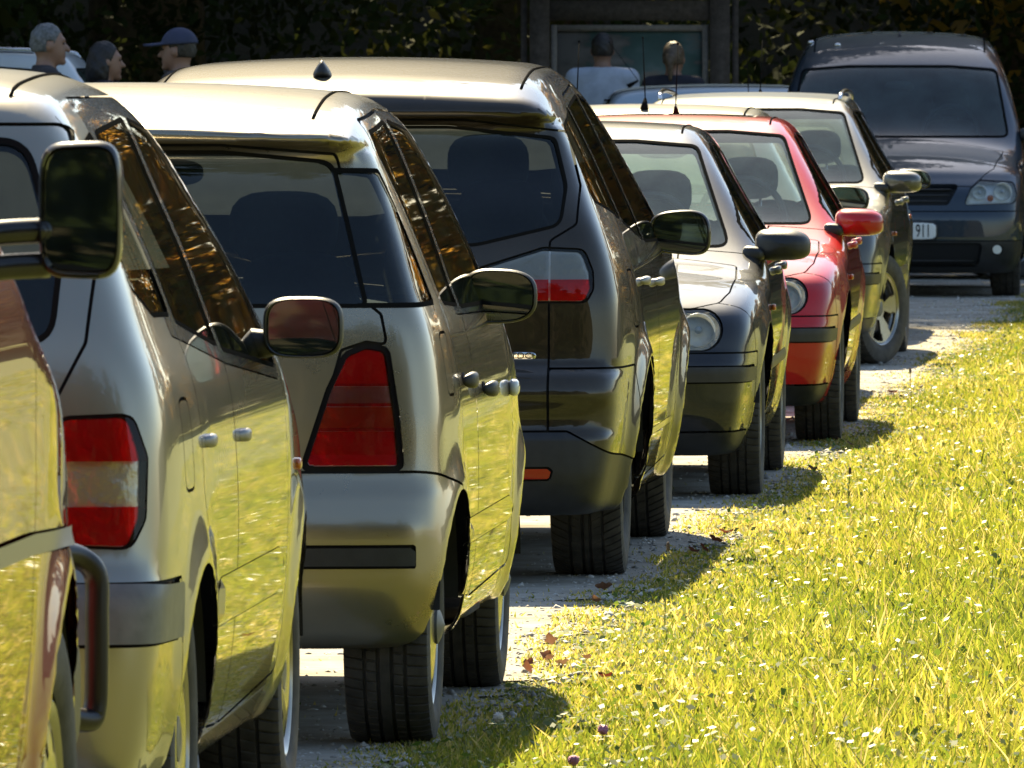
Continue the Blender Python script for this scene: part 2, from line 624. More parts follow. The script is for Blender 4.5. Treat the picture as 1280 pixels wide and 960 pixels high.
def line_sdf(pts, U, W):
    d = np.full(np.shape(U), 1e9)
    for (ax_, ay), (bx_, by) in zip(pts[:-1], pts[1:]):
        ex, ey = bx_ - ax_, by - ay
        t = np.clip(((U - ax_) * ex + (W - ay) * ey) / (ex * ex + ey * ey + 1e-12), 0, 1)
        d = np.minimum(d, np.hypot(U - ax_ - ex * t, W - ay - ey * t))
    return d

def f_end(pts, r=0.03, ylo=None, yhi=None, sym=True):
    """outline drawn on the rear or front, in (x, z)"""
    P = rounded(pts, r)
    def f(V):
        g = poly_sdf(P, np.abs(V[:, 0]) if sym else V[:, 0], V[:, 2])
        if yhi is not None: g = np.maximum(g, V[:, 1] - yhi)
        if ylo is not None: g = np.maximum(g, ylo - V[:, 1])
        return g
    return f

def f_side(pts, r=0.03, xmin=0.3):
    """outline drawn on both sides, in (y, z)"""
    P = rounded(pts, r)
    def f(V):
        return np.maximum(poly_sdf(P, V[:, 1], V[:, 2]), xmin - np.abs(V[:, 0]))
    return f

def f_top(pts, r=0.03, zmin=0.5):
    """outline drawn from above, in (x, y), symmetric"""
    P = rounded(pts, r)
    def f(V):
        return np.maximum(poly_sdf(P, np.abs(V[:, 0]), V[:, 1]), zmin - V[:, 2])
    return f
# ------------------------------------------------------------------ vehicles
TYRES = {}
def tyre_mesh(r, w, style):
    key = (r, w, style)
    if key in TYRES:
        return TYRES[key]
    hw = w / 2
    rb = r * 0.66
    gr = {'touring': [-0.55, -0.2, 0.16, 0.5], 'vee': [-0.5, -0.12, 0.12, 0.5], 'city': [-0.5, 0.0, 0.5]}[style]
    g = 0.045
    xs = [-1.0]
    for c in gr:
        xs += [c - g - .012, c - g + .012, c + g - .012, c + g + .012]
    xs += [1.0]
    extra = [-0.88, 0.88]
    for a, b in zip(gr[:-1], gr[1:]):
        extra.append((a + b) / 2)
    xs = sorted(xs + extra)
    prof = []          # (x, radius, is_rib, depth_factor)
    for u in xs:
        crown = 0.010 * abs(u) ** 3
        ing = any(abs(u - c) < g for c in gr)
        prof.append((u * hw * 0.90, r - crown - (0.0075 if ing else 0), not ing, abs(u)))
    side = [(0.965, 0.014), (1.0, 0.030), (1.02, 0.055), (1.0, (r - rb) * 0.75), (0.93, (r - rb) * 0.93), (0.86, r - rb)]
    left = [(-a * hw, r - d, False, 0) for a, d in side][::-1]
    right = [(a * hw, r - d, False, 0) for a, d in side]
    # shoulder points carry the lateral cuts a little way down the sidewall
    left[-1] = (left[-1][0], left[-1][1], True, 1); right[0] = (right[0][0], right[0][1], True, 1)
    P = left + prof + right
    n = len(P)
    per = 66
    ph = np.array([0.0, 0.10, 0.16, 0.90])
    th0 = ((np.arange(per)[:, None] + ph[None, :]) * 2 * math.pi / per).ravel()
    cut = np.tile([True, True, False, False], per)
    V = np.zeros((len(th0), n, 3))
    for i, (x, rr, rib, u) in enumerate(P):
        if style == 'vee':
            sh = -abs(x) / hw * 0.16
        elif style == 'touring':
            sh = (x / hw) * 0.05
        else:
            sh = (x / hw) * 0.08
        th = th0 + sh
        dep = 0.0
        if rib:
            dep = 0.006 if u > 0.45 else (0.0035 if u > 0.2 else 0.0)
        rad = rr - np.where(cut, dep, 0)
        V[:, i, 0] = x; V[:, i, 1] = rad * np.cos(th); V[:, i, 2] = rad * np.sin(th)
    m = len(th0)
    ii, kk = np.meshgrid(np.arange(m), np.arange(n - 1), indexing='ij')
    jj = (ii + 1) % m
    F = np.stack([ii * n + kk, ii * n + kk + 1, jj * n + kk + 1, jj * n + kk], -1).reshape(-1, 4)
    o = mesh_obj("tyre", V.reshape(-1, 3), F, M_TYRE, autosmooth=35)
    me = o.data
    bpy.data.objects.remove(o)
    TYRES[key] = me
    return me

RIMS = {}
def rim_meshes(rr, w, kind):
    key = (rr, w, kind)
    if key in RIMS:
        return RIMS[key]
    hw = w / 2
    barrel = lathe([(hw * .86, rr + .012), (hw * .9, rr + .004), (hw * .82, rr - .008), (hw * .2, rr - .03), (-hw * .8, rr - .02), (-hw * .86, rr + .012)], 56)
    if kind == 'cap':
        rad = np.linspace(0.0, rr - .004, 12); rad[0] = 0.002
        def hole(t, q): return 0.58 < q / rr < 0.80 and (t * 9 / (2 * math.pi)) % 1 < 0.34
        def dome(q): return hw * (0.70 + 0.20 * math.sin(min(1, q / rr) * math.pi * 0.9))
    elif kind == 'disc':
        rad = np.linspace(0.0, rr - .004, 14); rad[0] = 0.002
        def hole(t, q): return 0.70 < q / rr < 0.84 and (t * 7 / (2 * math.pi)) % 1 < 0.3
        def dome(q): return hw * (0.98 - 0.16 * (q / rr) ** 2 - 0.10 * math.exp(-((q / rr) / .18) ** 2) * -1)
    elif kind == 'seven':
        rad = np.linspace(0.0, rr - .004, 14); rad[0] = 0.002
        def hole(t, q): return 0.34 < q / rr < 0.90 and (t * 7 / (2 * math.pi)) % 1 < 0.55
        def dome(q): return hw * (0.80 - 0.35 * math.exp(-((q / rr) / .3) ** 2) * 0.4 + 0.06 * (q / rr))
    else:            # five broad spokes
        rad = np.linspace(0.0, rr - .004, 16); rad[0] = 0.002
        def hole(t, q):
            a = (t * 5 / (2 * math.pi)) % 1
            return 0.30 < q / rr < 0.90 and abs(a - .5) < 0.16 + 0.13 * (q / rr)
        def dome(q): return hw * (0.62 + 0.18 * (q / rr))
    seg = 90
    V, F = [], []
    for i in range(seg):
        t = 2 * math.pi * i / seg
        for q in rad:
            V.append((dome(q), q * math.cos(t), q * math.sin(t)))
    n = len(rad)
    for i in range(seg):
        j = (i + 1) % seg
        tm = 2 * math.pi * (i + .5) / seg
        for k in range(n - 1):
            if not hole(tm, (rad[k] + rad[k + 1]) / 2):
                F.append((i * n + k, i * n + k + 1, j * n + k + 1, j * n + k))
    # give the face a thickness
    nV = len(V)
    V2 = [(x - 0.014, y, z) for x, y, z in V]
    edges = {}
    for f in F:
        for a, b in zip(f, f[1:] + f[:1]):
            edges[(a, b)] = edges.get((a, b), 0) + 1
    F2 = [tuple(i + nV for i in f[::-1]) for f in F]
    walls = [(b, a, a + nV, b + nV) for (a, b) in edges if (b, a) not in edges]
    face = (np.array(V + V2), F + F2 + walls)
    disc = lathe([(hw * .25, .03), (hw * .25, rr * .72), (hw * .1, rr * .72), (hw * .1, .03)], 32)
    hub = lathe([(hw * .2, .05), (dome(.04) + .004, .045), (dome(.03) + .010, .028), (dome(0) + .012, .002)], 24)
    out = []
    for nm, mm, mat in (("rim", joined(barrel, face), M_RIM), ("brake_disc", disc, M_BRAKE), ("hub_cap", hub, M_GREYPLASTIC)):
        o = mesh_obj(nm, mm[0], mm[1], mat, autosmooth=38)
        out.append((nm, o.data)); bpy.data.objects.remove(o)
    RIMS[key] = out
    return out

class Car:
    def __init__(self, name, label, cat, loc, rz, sp, group=None, res=(.026, .065, .026)):
        self.sp = sp
        self.passes = 1 if res[0] < .04 else 0
        self.root = empty(name, loc, rz)
        tag(self.root, label, cat, group)
        self.C = {k: Curve(sp[k], sp.get('sm_' + k, .02)) for k in ('top', 'rear', 'front', 'side', 'plan')}
        F = self.field()
        self.F = F
        V, Q = surface_nets(F, (-1.12, min(p[1] for p in sp['rear']) - .1, .02), (1.12, max(p[1] for p in sp['front']) + .1, max(p[1] for p in sp['top']) + .1), res)
        N = grad(F, V)
        N /= np.linalg.norm(N, axis=1)[:, None] + 1e-9
        T = np.concatenate([Q[:, [0, 1, 2]], Q[:, [0, 2, 3]]])
        # wind so that faces look outward
        fn = np.cross(V[T[:, 1]] - V[T[:, 0]], V[T[:, 2]] - V[T[:, 0]])
        bad = (fn * N[T[:, 0]]).sum(1) < 0
        T[bad] = T[bad][:, ::-1]
        self.s = Shell(V, N, T)
        self.gaps, self.solid = [], []
        self.paint = sp['paint']
        for yw in sp['axles']:
            self.arch(yw)

    def field(self):
        sp, C = self.sp, self.C
        kst, kr, kf = sp.get('kst', .14), sp.get('kr', .16), sp.get('kf', .2)
        ktr = sp.get('ktr', .05)
        cr, cf, crown = sp.get('cr', .06), sp.get('cf', .14), sp.get('crown', .045)
        zb, ra = sp.get('zb', .2), sp['arch_r']
        fl = sp.get('flare', .02)
        zr = sp['tyre_r'] + .01
        pe = sp.get('pe', 3.0)
        extra = sp.get('extra')
        def F(x, y, z):
            ax_ = np.abs(x)
            w = C['side'](z) * C['plan'](y)
            if fl:
                for yw in sp['axles']:
                    d = np.hypot(y - yw, z - zr) - ra
                    w = w + fl * np.exp(-(d / .07) ** 2)
            s = ax_ - w
            t = (z - C['top'](y) + crown * (ax_ / .7) ** 2.2) / np.sqrt(1 + C['top'].slope(y) ** 2)
            r = (C['rear'](z) + cr * (ax_ / .8) ** pe - y) / np.sqrt(1 + C['rear'].slope(z) ** 2)
            f = (y - C['front'](z) + cf * (ax_ / .8) ** pe) / np.sqrt(1 + C['front'].slope(z) ** 2)
            d = smax(t, r, ktr)
            d = smax(d, f, kf)
            d = smax(d, s, kst)
            d = smax(d, zb - z, .06)
            if extra is not None:
                d = extra(d, x, y, z)
            return d
        return F

    def part(self, name, s, mat, parent=None):
        if not len(s):
            return None
        s = s.compact()
        return mesh_obj(name, s.V, s.T, mat, parent or self.root, normals=s.N)

    def arch(self, yw):
        sp = self.sp
        ra, zr = sp['arch_r'], sp['tyre_r'] + .01
        f = lambda V: np.maximum(np.hypot(V[:, 1] - yw, V[:, 2] - zr) - ra, .45 - np.abs(V[:, 0]))
        _, self.s = split(self.s, f)
        w = float(self.C['side'](zr + ra * .6) * self.C['plan'](yw))
        a_ = .12
        for sgn in (-1, 1):
            V, Fc = lathe([(.42, .01), (.42, ra + .004), (w - .012, ra + .004)], 40, 'x', a0=a_, a1=math.pi - a_)
            V[:, 0] *= sgn; V += (0, yw, zr)
            mesh_obj("wheel_arch_liner", V, Fc, M_UNDER, self.root)

    def panel(self, name, field, mat=None, gap=.0035, seal=0.0, off=0.0, lr=False, sealmat=None, keep=False, parent=None, sealoff=.001, bulge=0.0):
        """cut a panel out of the shell; a dark joint or a rubber seal runs round it"""
        ins, band, rest = split(self.s, field, (-gap if not seal else -seal, gap if not seal else .0), self.passes)
        self.s = rest
        if not len(ins):
            print("empty panel", name); return []
        if not seal:
            self.gaps.append(band.offset(-.010))
        groups = [ins]
        bands = [band]
        if lr:
            c = ins.centroids()[:, 0]; groups = [ins.where(c < 0), ins.where(c >= 0)]
            c = band.centroids()[:, 0]; bands = [band.where(c < 0), band.where(c >= 0)]
        objs = []
        for gq, bq in zip(groups, bands):
            if not len(gq): continue
            gq = gq.compact()
            if keep:
                objs.append(gq); continue
            o = off
            if bulge:
                dist = np.clip(-field(gq.V) / .03, 0, 1)
                o = off + bulge * np.sin(dist * math.pi / 2)
            q = gq.offset(o) if (bulge or off) else gq
            m = mat or self.paint
            ob = self.part(name, q, m, parent)
            if m is self.paint: self.solid.append(gq)
            if seal and len(bq):
                self.part(name + "_seal" if "window" in name or "screen" in name else "seal", bq.offset(sealoff), sealmat or M_SEAL, ob)
                self.solid.append(bq)
            objs.append(ob)
        return objs

    def groove(self, field, w=.005, depth=.003):
        """a joint line in the surface"""
        ins, rest = split(self.s, lambda V: field(V) - w / 2)
        self.s = rest
        self.gaps.append(ins.offset(-depth))

    def roof_strip(self, x, y0, y1, z0, r=.005):
        """thin dark moulding laid in the roof joint"""
        ys = np.linspace(y0, y1, 26)
        for sg in (-1, 1):
            P = np.stack([np.full(26, x * sg), ys, np.interp(ys, self.C['top'].X, self.C['top'].Y) - .05], 1)
            for _ in range(8):
                P[:, 2] -= self.F(*P.T) / np.maximum(.4, (self.F(P[:, 0], P[:, 1], P[:, 2] + .004) - self.F(*P.T)) / .004)
            V, Fc = tube(P + (0, 0, -.001), r, 6)
            mesh_obj("roof_moulding", V, Fc, M_SEAL, self.root)

    def wheel(self, x, y, steer=0.0, rim='cap', style='touring', roll=0.0):
        sp = self.sp
        r, w = sp['tyre_r'], sp['tyre_w']
        rr = sp.get('rim_r', r * .63)
        sgn = 1 if x > 0 else -1
        e = empty("wheel")
        e.parent = self.root
        e.location = (x - sgn * w / 2, y, r - .004)
        e.rotation_euler = (0, 0, steer + (0 if sgn > 0 else math.pi))
        t = bpy.data.objects.new("tyre", tyre_mesh(r, w, style)); link(t, e); t.rotation_euler = (roll, 0, 0)
        for nm, me in rim_meshes(rr, w, rim):
            o = bpy.data.objects.new(nm, me); link(o, e); o.rotation_euler = (roll, 0, 0)

    def wheels(self, xo, rim='cap', style='touring', steer=0.0, xo_front=None):
        for i, y in enumerate(self.sp['axles']):
            for sg in (-1, 1):
                self.wheel(sg * (xo if i == 0 or xo_front is None else xo_front), y, steer if i == 1 else 0.0, rim, style, roll=.3 * i + .17 * sg)

    def mirror(self, xc, y, z, w, h, mat, d=.13, e=3.2, taper=0.0, base_x=None, yaw=R(5), drop=.0, both=True, arm=None, rimmat=None, cut=0.0):
        """wing mirrors: the glass looks back (-y), the shell bulges forward"""
        for sgn in ((1, -1) if both else (1,)):
            n = 40
            th = np.linspace(0, 2 * math.pi, n, endpoint=False)
            ct, st = np.cos(th), np.sin(th)
            ox = np.sign(ct) * np.abs(ct) ** (2 / e) * w / 2
            oz = np.sign(st) * np.abs(st) ** (2 / e) * h / 2
            oz = oz * (1 - taper * (ox / (w / 2)))              # lower at the outer end
            oz = oz - drop * np.clip(ox / (w / 2), 0, 1) ** 2 * h * (oz > 0)
            rings = [(-.006, .93), (0.0, .985), (.008, 1.0), (d * .35, .985), (d * .6, .92), (d * .82, .74), (d * .95, .48), (d, .12)]
            V, Fc = [], []
            for yy, sc in rings:
                for k in range(n):
                    V.append((ox[k] * sc * sgn, yy, oz[k] * sc + .0))
            for i in range(len(rings) - 1):
                for k in range(n):
                    k2 = (k + 1) % n
                    q = (i * n + k, i * n + k2, (i + 1) * n + k2, (i + 1) * n + k)
                    Fc.append(q if sgn > 0 else q[::-1])
            Fc.append(tuple((len(rings) - 1) * n + k for k in range(n)))
            # recess behind the rim
            b0 = len(V)
            for k in range(n): V.append((ox[k] * .90 * sgn, .024, oz[k] * .90))
            for k in range(n):
                k2 = (k + 1) % n
                q = (k, b0 + k, b0 + k2, k2)
                Fc.append(q if sgn > 0 else q[::-1])
            Fc.append(tuple(b0 + k for k in range(n))[:: (1 if sgn > 0 else -1)])
            hs = mesh_obj("wing_mirror", V, Fc, mat, self.root, autosmooth=50)
            hs.location = (xc * sgn, y, z)
            hs.rotation_euler = (0, 0, -yaw * sgn * 0)
            gv = [(ox[k] * .885 * sgn, 0.0, oz[k] * .885) for k in range(n)]
            g = mesh_obj("mirror_glass", gv, [tuple(range(n))[:: (1 if sgn > 0 else -1)]], M_MIRROR, hs, smooth=False)
            g.location = (0, .009, 0)
            g.rotation_euler = (R(-1.5), 0, -yaw * sgn)
            # arm
            bx = base_x if base_x is not None else xc - w * .5 - .08
            if arm == 'double':
                for dz in (h * .02 - h * .17, -h * .40):
                    V, Fc = tube(smooth_path([(-(xc - bx) * sgn, -.03, dz - .02), (-(xc - bx) * .6 * sgn, 0, dz - .005), (-w * .4 * sgn, .03, dz)], 6), .021, 10)
                    mesh_obj("mirror_arm", V, Fc, mat, hs)
            else:
                x1, x0 = -w * .30, -(xc - bx) - .02
                L_ = x1 - x0
                V, Fc = superbox(L_, d * .70, h * .50, 3.0, n=8)
                k = (V[:, 0] / L_ + .5)
                V[:, 2] = V[:, 2] * (1.15 - .35 * k) - h * .28
                V[:, 0] = (V[:, 0] + (x0 + x1) / 2) * sgn
                V[:, 1] += d * .62
                Fc = Fc if sgn > 0 else [q[::-1] for q in Fc]
                mesh_obj("mirror_arm", V, Fc, M_PLASTIC, hs)

    def handle(self, y, z, mat, w=.14, h=.032, proud=.024, lr=True):
        for sgn in ((1, -1) if lr else (1,)):
            P = project(self.F, np.array([[sgn * float(self.C['side'](z) * self.C['plan'](y)), y, z]]), 6, .05)[0]
            V, Fc = superbox(.026, w, h, 3.0, n=8)
            V[:, 0] += (proud - .012) * sgn
            V[:, 0] -= .016 * sgn * (np.abs(V[:, 1]) / (w / 2)) ** 4
            o = mesh_obj("door_handle", V, Fc, mat, self.root)
            o.location = P
            V, Fc = superbox(.004, w * .62, h * .95, 2.2, n=4)
            mesh_obj("handle_recess", V, Fc, M_GAP, o)

    def seats(self, front_y, rear_y, zc, half=.36, z_top=1.10, rear_drop=.14, mat=None, rear=True, h_head=.20, n_rear=3, facing=1):
        mat = mat or M_SEAT
        def seat(x, y, wide, z_top=z_top):
            e = empty("seat"); e.parent = self.root; e.location = (x, y, 0)
            V, Fc = superbox(wide, .50, .16, 4, (0, .25, zc), 6)
            mesh_obj("seat_cushion", V, Fc, mat, e)
            hh = z_top - .20 - zc
            V, Fc = superbox(wide, .14, hh, 4.5, (0, 0, 0), 8)
            V[:, 0] *= np.where(V[:, 2] > 0, 1 - .22 * (V[:, 2] / (hh / 2)) ** 2, 1)
            V[:, 1] -= (V[:, 2] + hh / 2) * .28
            V[:, 2] += zc + hh / 2
            mesh_obj("backrest", V, Fc, mat, e)
            V, Fc = superbox(.27 if wide < .6 else .23, .10, h_head, 3.2, (0, -hh * .28 - .02, z_top - h_head / 2 + .02), 7)
            hd = mesh_obj("headrest", V, Fc, mat, e)
            for sx in (-.055, .055):
                V, Fc = tube([(sx, -hh * .28 - .01, z_top - .30), (sx, -hh * .28 - .01, z_top - .14)], .007, 6)
                mesh_obj("headrest_post", V, Fc, M_CHROME, hd)
        for sg in (-1, 1):
            seat(sg * half, front_y, .50)
        if rear:
            for k in range(n_rear):
                xx = 0 if n_rear == 1 else (k - (n_rear - 1) / 2) * (.92 / (n_rear - 1)) * 1.0
                seat(xx, rear_y, .46, z_top - rear_drop)

    def dash(self, y, z, half=.66, wheel_side=-1):
        V, Fc = superbox(half * 2, .55, .30, 3.5, (0, y + .2, z - .15), 10)
        d = mesh_obj("dashboard", V, Fc, M_TRIM, self.root)
        t = np.linspace(0, 2 * math.pi, 33)
        path = np.stack([.19 * np.cos(t), -.19 * np.sin(t) * .35, .19 * np.sin(t)], 1)
        V, Fc = tube(path, .016, 8, cap=False)
        V2, F2 = box(.34, .03, .06)
        V, Fc = joined((V, Fc), (V2, F2))
        mesh_obj("steering_wheel", V + (wheel_side * .36, y - .14, z + .03), Fc, M_PLASTIC, d)

    def finish(self, lining_z=.8, body_name="body"):
        self.part(body_name, self.s, self.paint)
        self.solid.append(self.s)
        self.part("panel_gap", Shell.join([g for g in self.gaps if len(g)]), M_GAP)
        sol = Shell.join([s for s in self.solid if len(s)])
        sol = sol.where(sol.centroids()[:, 2] > lining_z)
        sol = sol.offset(-.028)
        sol = Shell(sol.V, -sol.N, sol.T[:, ::-1])
        self.part("cabin_lining", sol, M_TRIM)
        V, Fc = box(1.3, self.sp['axles'][1] * .85, .06, (0, self.sp['axles'][1] * .5, .36))
        mesh_obj("cabin_floor", V, Fc, M_TRIM, self.root)

    def lamp_back(self, q, e, depth=.016):
        """reflector behind a tail lamp's lenses"""
        b = q.offset(-depth)
        mesh_obj("lamp_reflector", b.V, b.T, M_LAMPBACK, e)

    def headlamp(self, pts, r, ylo=None, yhi=None, bowls=((0, 0, .05),), depth=.07, indicator=None, mat=None):
        """clear cover over a bright reflector with bulbs; both sides"""
        fld = f_end(pts, r, ylo, yhi)
        ins, band, rest = split(self.s, fld, (-.004, .004), passes=2)
        self.s = rest
        self.gaps.append(band.offset(-.012))
        for sg in (-1, 1):
            q = ins.where(ins.centroids()[:, 0] * sg > 0)
            if not len(q): continue
            e = empty("headlamp"); e.parent = self.root
            dist = np.clip(-fld(q.V) / .025, 0, 1)
            self.part("lamp_cover", q.offset(.006 * np.sin(dist * math.pi / 2)), G_LAMP, e)
            back = q.offset(-.01)
            V = back.V.copy()
            V[:, 1] += np.where(dist > .02, -depth * np.sin(np.clip(dist, 0, 1) * math.pi / 2), 0) * (1 if ylo is not None else -1)
            nb = Shell(V, back.N, back.T)
            mesh_obj("lamp_housing", nb.V, nb.T, mat or M_REFLECTOR, e)
            yc = float(q.V[:, 1].max()) if ylo is not None else float(q.V[:, 1].min())
            dr = 1 if ylo is not None else -1
            for bx, bz, br in bowls:
                ys = q.V[np.argmin(np.hypot(np.abs(q.V[:, 0]) - bx, q.V[:, 2] - bz)), 1]
                prof = [(-.055, .012), (-.050, br * .45), (-.035, br * .75), (-.014, br * .97), (-.012, br), (-.018, br * 1.03)]
                V, Fc = lathe([(a * dr, rr) for a, rr in prof], 28, 'y')
                mesh_obj("reflector_bowl", V + (bx * sg, ys - .006 * dr, bz), Fc, M_REFLECTOR, e)
                V, Fc = lathe([(-.05 * dr, .014), (-.022 * dr, .014), (-.014 * dr, .010), (-.012 * dr, .001)], 16, 'y')
                mesh_obj("bulb", V + (bx * sg, ys - .004 * dr, bz), Fc, M_BULB, e)
            if indicator:
                bx, bz, br = indicator
                ys = q.V[np.argmin(np.hypot(np.abs(q.V[:, 0]) - bx, q.V[:, 2] - bz)), 1]
                V, Fc = superbox(br * 2, .02, br * 2, 2.4, (bx * sg, ys - .03 * dr, bz), 8)
                mesh_obj("indicator", V, Fc, M_ORANGESOLID, e)

def arc_pts(cx, cy, r, a0, a1, n=8):
    return [(cx + r * math.cos(R(a)), cy + r * math.sin(R(a))) for a in np.linspace(a0, a1, n)]

def text_obj(name, body, size, mat, parent, loc, rot, extrude=.001, align='CENTER', xscale=1.0):
    cu = bpy.data.curves.new(name, 'FONT')
    cu.body = body; cu.size = size; cu.extrude = extrude; cu.align_x = align; cu.align_y = 'CENTER'
    t = bpy.data.objects.new(name, cu)
    COL.objects.link(t)
    bpy.context.view_layer.update()
    me = bpy.data.meshes.new_from_object(t.evaluated_get(bpy.context.evaluated_depsgraph_get()))
    bpy.data.objects.remove(t)
    me.materials.clear(); me.materials.append(mat)
    o = bpy.data.objects.new(name, me)
    link(o, parent)
    o.location = loc; o.rotation_euler = rot; o.scale = (xscale, 1, 1)
    return o
# ------------------------------------------------------------------ setting: ground, track, meadow, wood
ROW = R(4.26)
def edge_x(D):
    return -2.20 + .0745 * D + .05 * np.sin(D * .9) + .035 * np.sin(D * 2.3 + 1) + .02 * np.sin(D * 5.1)

def noise_ramp_mat(name, cols, scale, detail=10, bump=.4, bump_scale=None, dist=.02, rough=.95, voro=None):
    m = bpy.data.materials.new(name); m.use_nodes = True
    nt = m.node_tree; L = nt.links.new
    b = nt.nodes["Principled BSDF"]; b.inputs["Roughness"].default_value = rough
    b.inputs["Specular IOR Level"].default_value = .2
    tc = nt.nodes.new("ShaderNodeTexCoord")
    n = nt.nodes.new("ShaderNodeTexNoise"); n.inputs["Scale"].default_value = scale; n.inputs["Detail"].default_value = detail; n.inputs["Roughness"].default_value = .7
    L(tc.outputs["Object"], n.inputs["Vector"])
    r = nt.nodes.new("ShaderNodeValToRGB")
    el = r.color_ramp.elements
    while len(el) < len(cols): el.new(.5)
    for e, (p, c) in zip(el, cols):
        e.position = p; e.color = (*c, 1)
    L(n.outputs["Fac"], r.inputs["Fac"])
    col = r.outputs["Color"]
    h = n.outputs["Fac"]
    if voro:
        v = nt.nodes.new("ShaderNodeTexVoronoi"); v.inputs["Scale"].default_value = voro
        L(tc.outputs["Object"], v.inputs["Vector"])
        hs = nt.nodes.new("ShaderNodeHueSaturation")
        sv = nt.nodes.new("ShaderNodeSeparateColor"); L(v.outputs["Color"], sv.inputs[0])
        mr = nt.nodes.new("ShaderNodeMapRange"); mr.inputs[3].default_value = .6; mr.inputs[4].default_value = 1.25
        L(sv.outputs[0], mr.inputs[0]); L(mr.outputs[0], hs.inputs["Value"]); L(col, hs.inputs["Color"])
        col = hs.outputs["Color"]
        mt = nt.nodes.new("ShaderNodeMath"); mt.operation = 'SUBTRACT'; mt.inputs[0].default_value = 1; L(v.outputs["Distance"], mt.inputs[1])
        h = mt.outputs[0]
    L(col, b.inputs["Base Color"])
    bp = nt.nodes.new("ShaderNodeBump"); bp.inputs["Strength"].default_value = bump; bp.inputs["Distance"].default_value = dist
    L(h, bp.inputs["Height"]); L(bp.outputs["Normal"], b.inputs["Normal"])
    return m

def leaf_mat(name, cols, trans=.5, rough=.45, spec=.4, tcol=None):
    """leaf colour runs over a ramp by a per-leaf random value; light shines through"""
    m = bpy.data.materials.new(name); m.use_nodes = True
    nt = m.node_tree; L = nt.links.new
    b = nt.nodes["Principled BSDF"]; out = nt.nodes["Material Output"]
    b.inputs["Roughness"].default_value = rough; b.inputs["Specular IOR Level"].default_value = spec
    at = nt.nodes.new("ShaderNodeAttribute"); at.attribute_name = "rnd"
    r = nt.nodes.new("ShaderNodeValToRGB"); el = r.color_ramp.elements
    while len(el) < len(cols): el.new(.5)
    for e, (p, c) in zip(el, cols):
        e.position = p; e.color = (*c, 1)
    L(at.outputs["Fac"], r.inputs["Fac"]); L(r.outputs["Color"], b.inputs["Base Color"])
    t = nt.nodes.new("ShaderNodeBsdfTranslucent")
    hs = nt.nodes.new("ShaderNodeHueSaturation"); hs.inputs["Value"].default_value = 1.5; hs.inputs["Hue"].default_value = .485
    L(r.outputs["Color"], hs.inputs["Color"]); L(hs.outputs["Color"], t.inputs[0])
    mx = nt.nodes.new("ShaderNodeMixShader"); mx.inputs[0].default_value = trans
    L(b.outputs[0], mx.inputs[1]); L(t.outputs[0], mx.inputs[2]); L(mx.outputs[0], out.inputs["Surface"])
    return m

def set_rnd(me, vals):
    a = me.attributes.new("rnd", 'FLOAT', 'POINT')
    a.data.foreach_set("value", np.asarray(vals, np.float32))

# terrain sheet to the horizon, gravel track along the row
M_GROUND = noise_ramp_mat("meadow_soil", [(.3, (.055, .07, .018)), (.5, (.10, .115, .03)), (.7, (.15, .13, .05))], 9, dist=.03)
g = mesh_obj("ground", [(-900, -300, 0), (900, -300, 0), (900, 1600, 0), (-900, 1600, 0)], [(0, 1, 2, 3)], M_GROUND, smooth=False)
tag(g, "grassy ground running back to the wood", "ground", kind="structure")
M_GRAVEL = noise_ramp_mat("gravel_surface", [(.30, (.10, .085, .058)), (.46, (.29, .262, .21)), (.70, (.46, .43, .365))], 2.2, 16, bump=.35, dist=.004, voro=None)
Ds = np.arange(4, 130, .12)
ex = edge_x(Ds) + .05 * rng.standard_normal(len(Ds)) + .02
V = np.concatenate([np.stack([ex - 3.2, Ds, np.full(len(Ds), .004)], 1), np.stack([ex - 1.0, Ds, .004 + .006 * rng.random(len(Ds))], 1), np.stack([ex, Ds, np.full(len(Ds), .004)], 1)])
n_ = len(Ds)
Fq = np.concatenate([np.stack([np.arange(n_ - 1) + a * n_, np.arange(n_ - 1) + (a + 1) * n_, np.arange(1, n_) + (a + 1) * n_, np.arange(1, n_) + a * n_], 1) for a in (0, 1)])
tr = mesh_obj("gravel_track", V, Fq, M_GRAVEL)
tag(tr, "pale gravel parking track under the row of cars", "track", kind="structure")

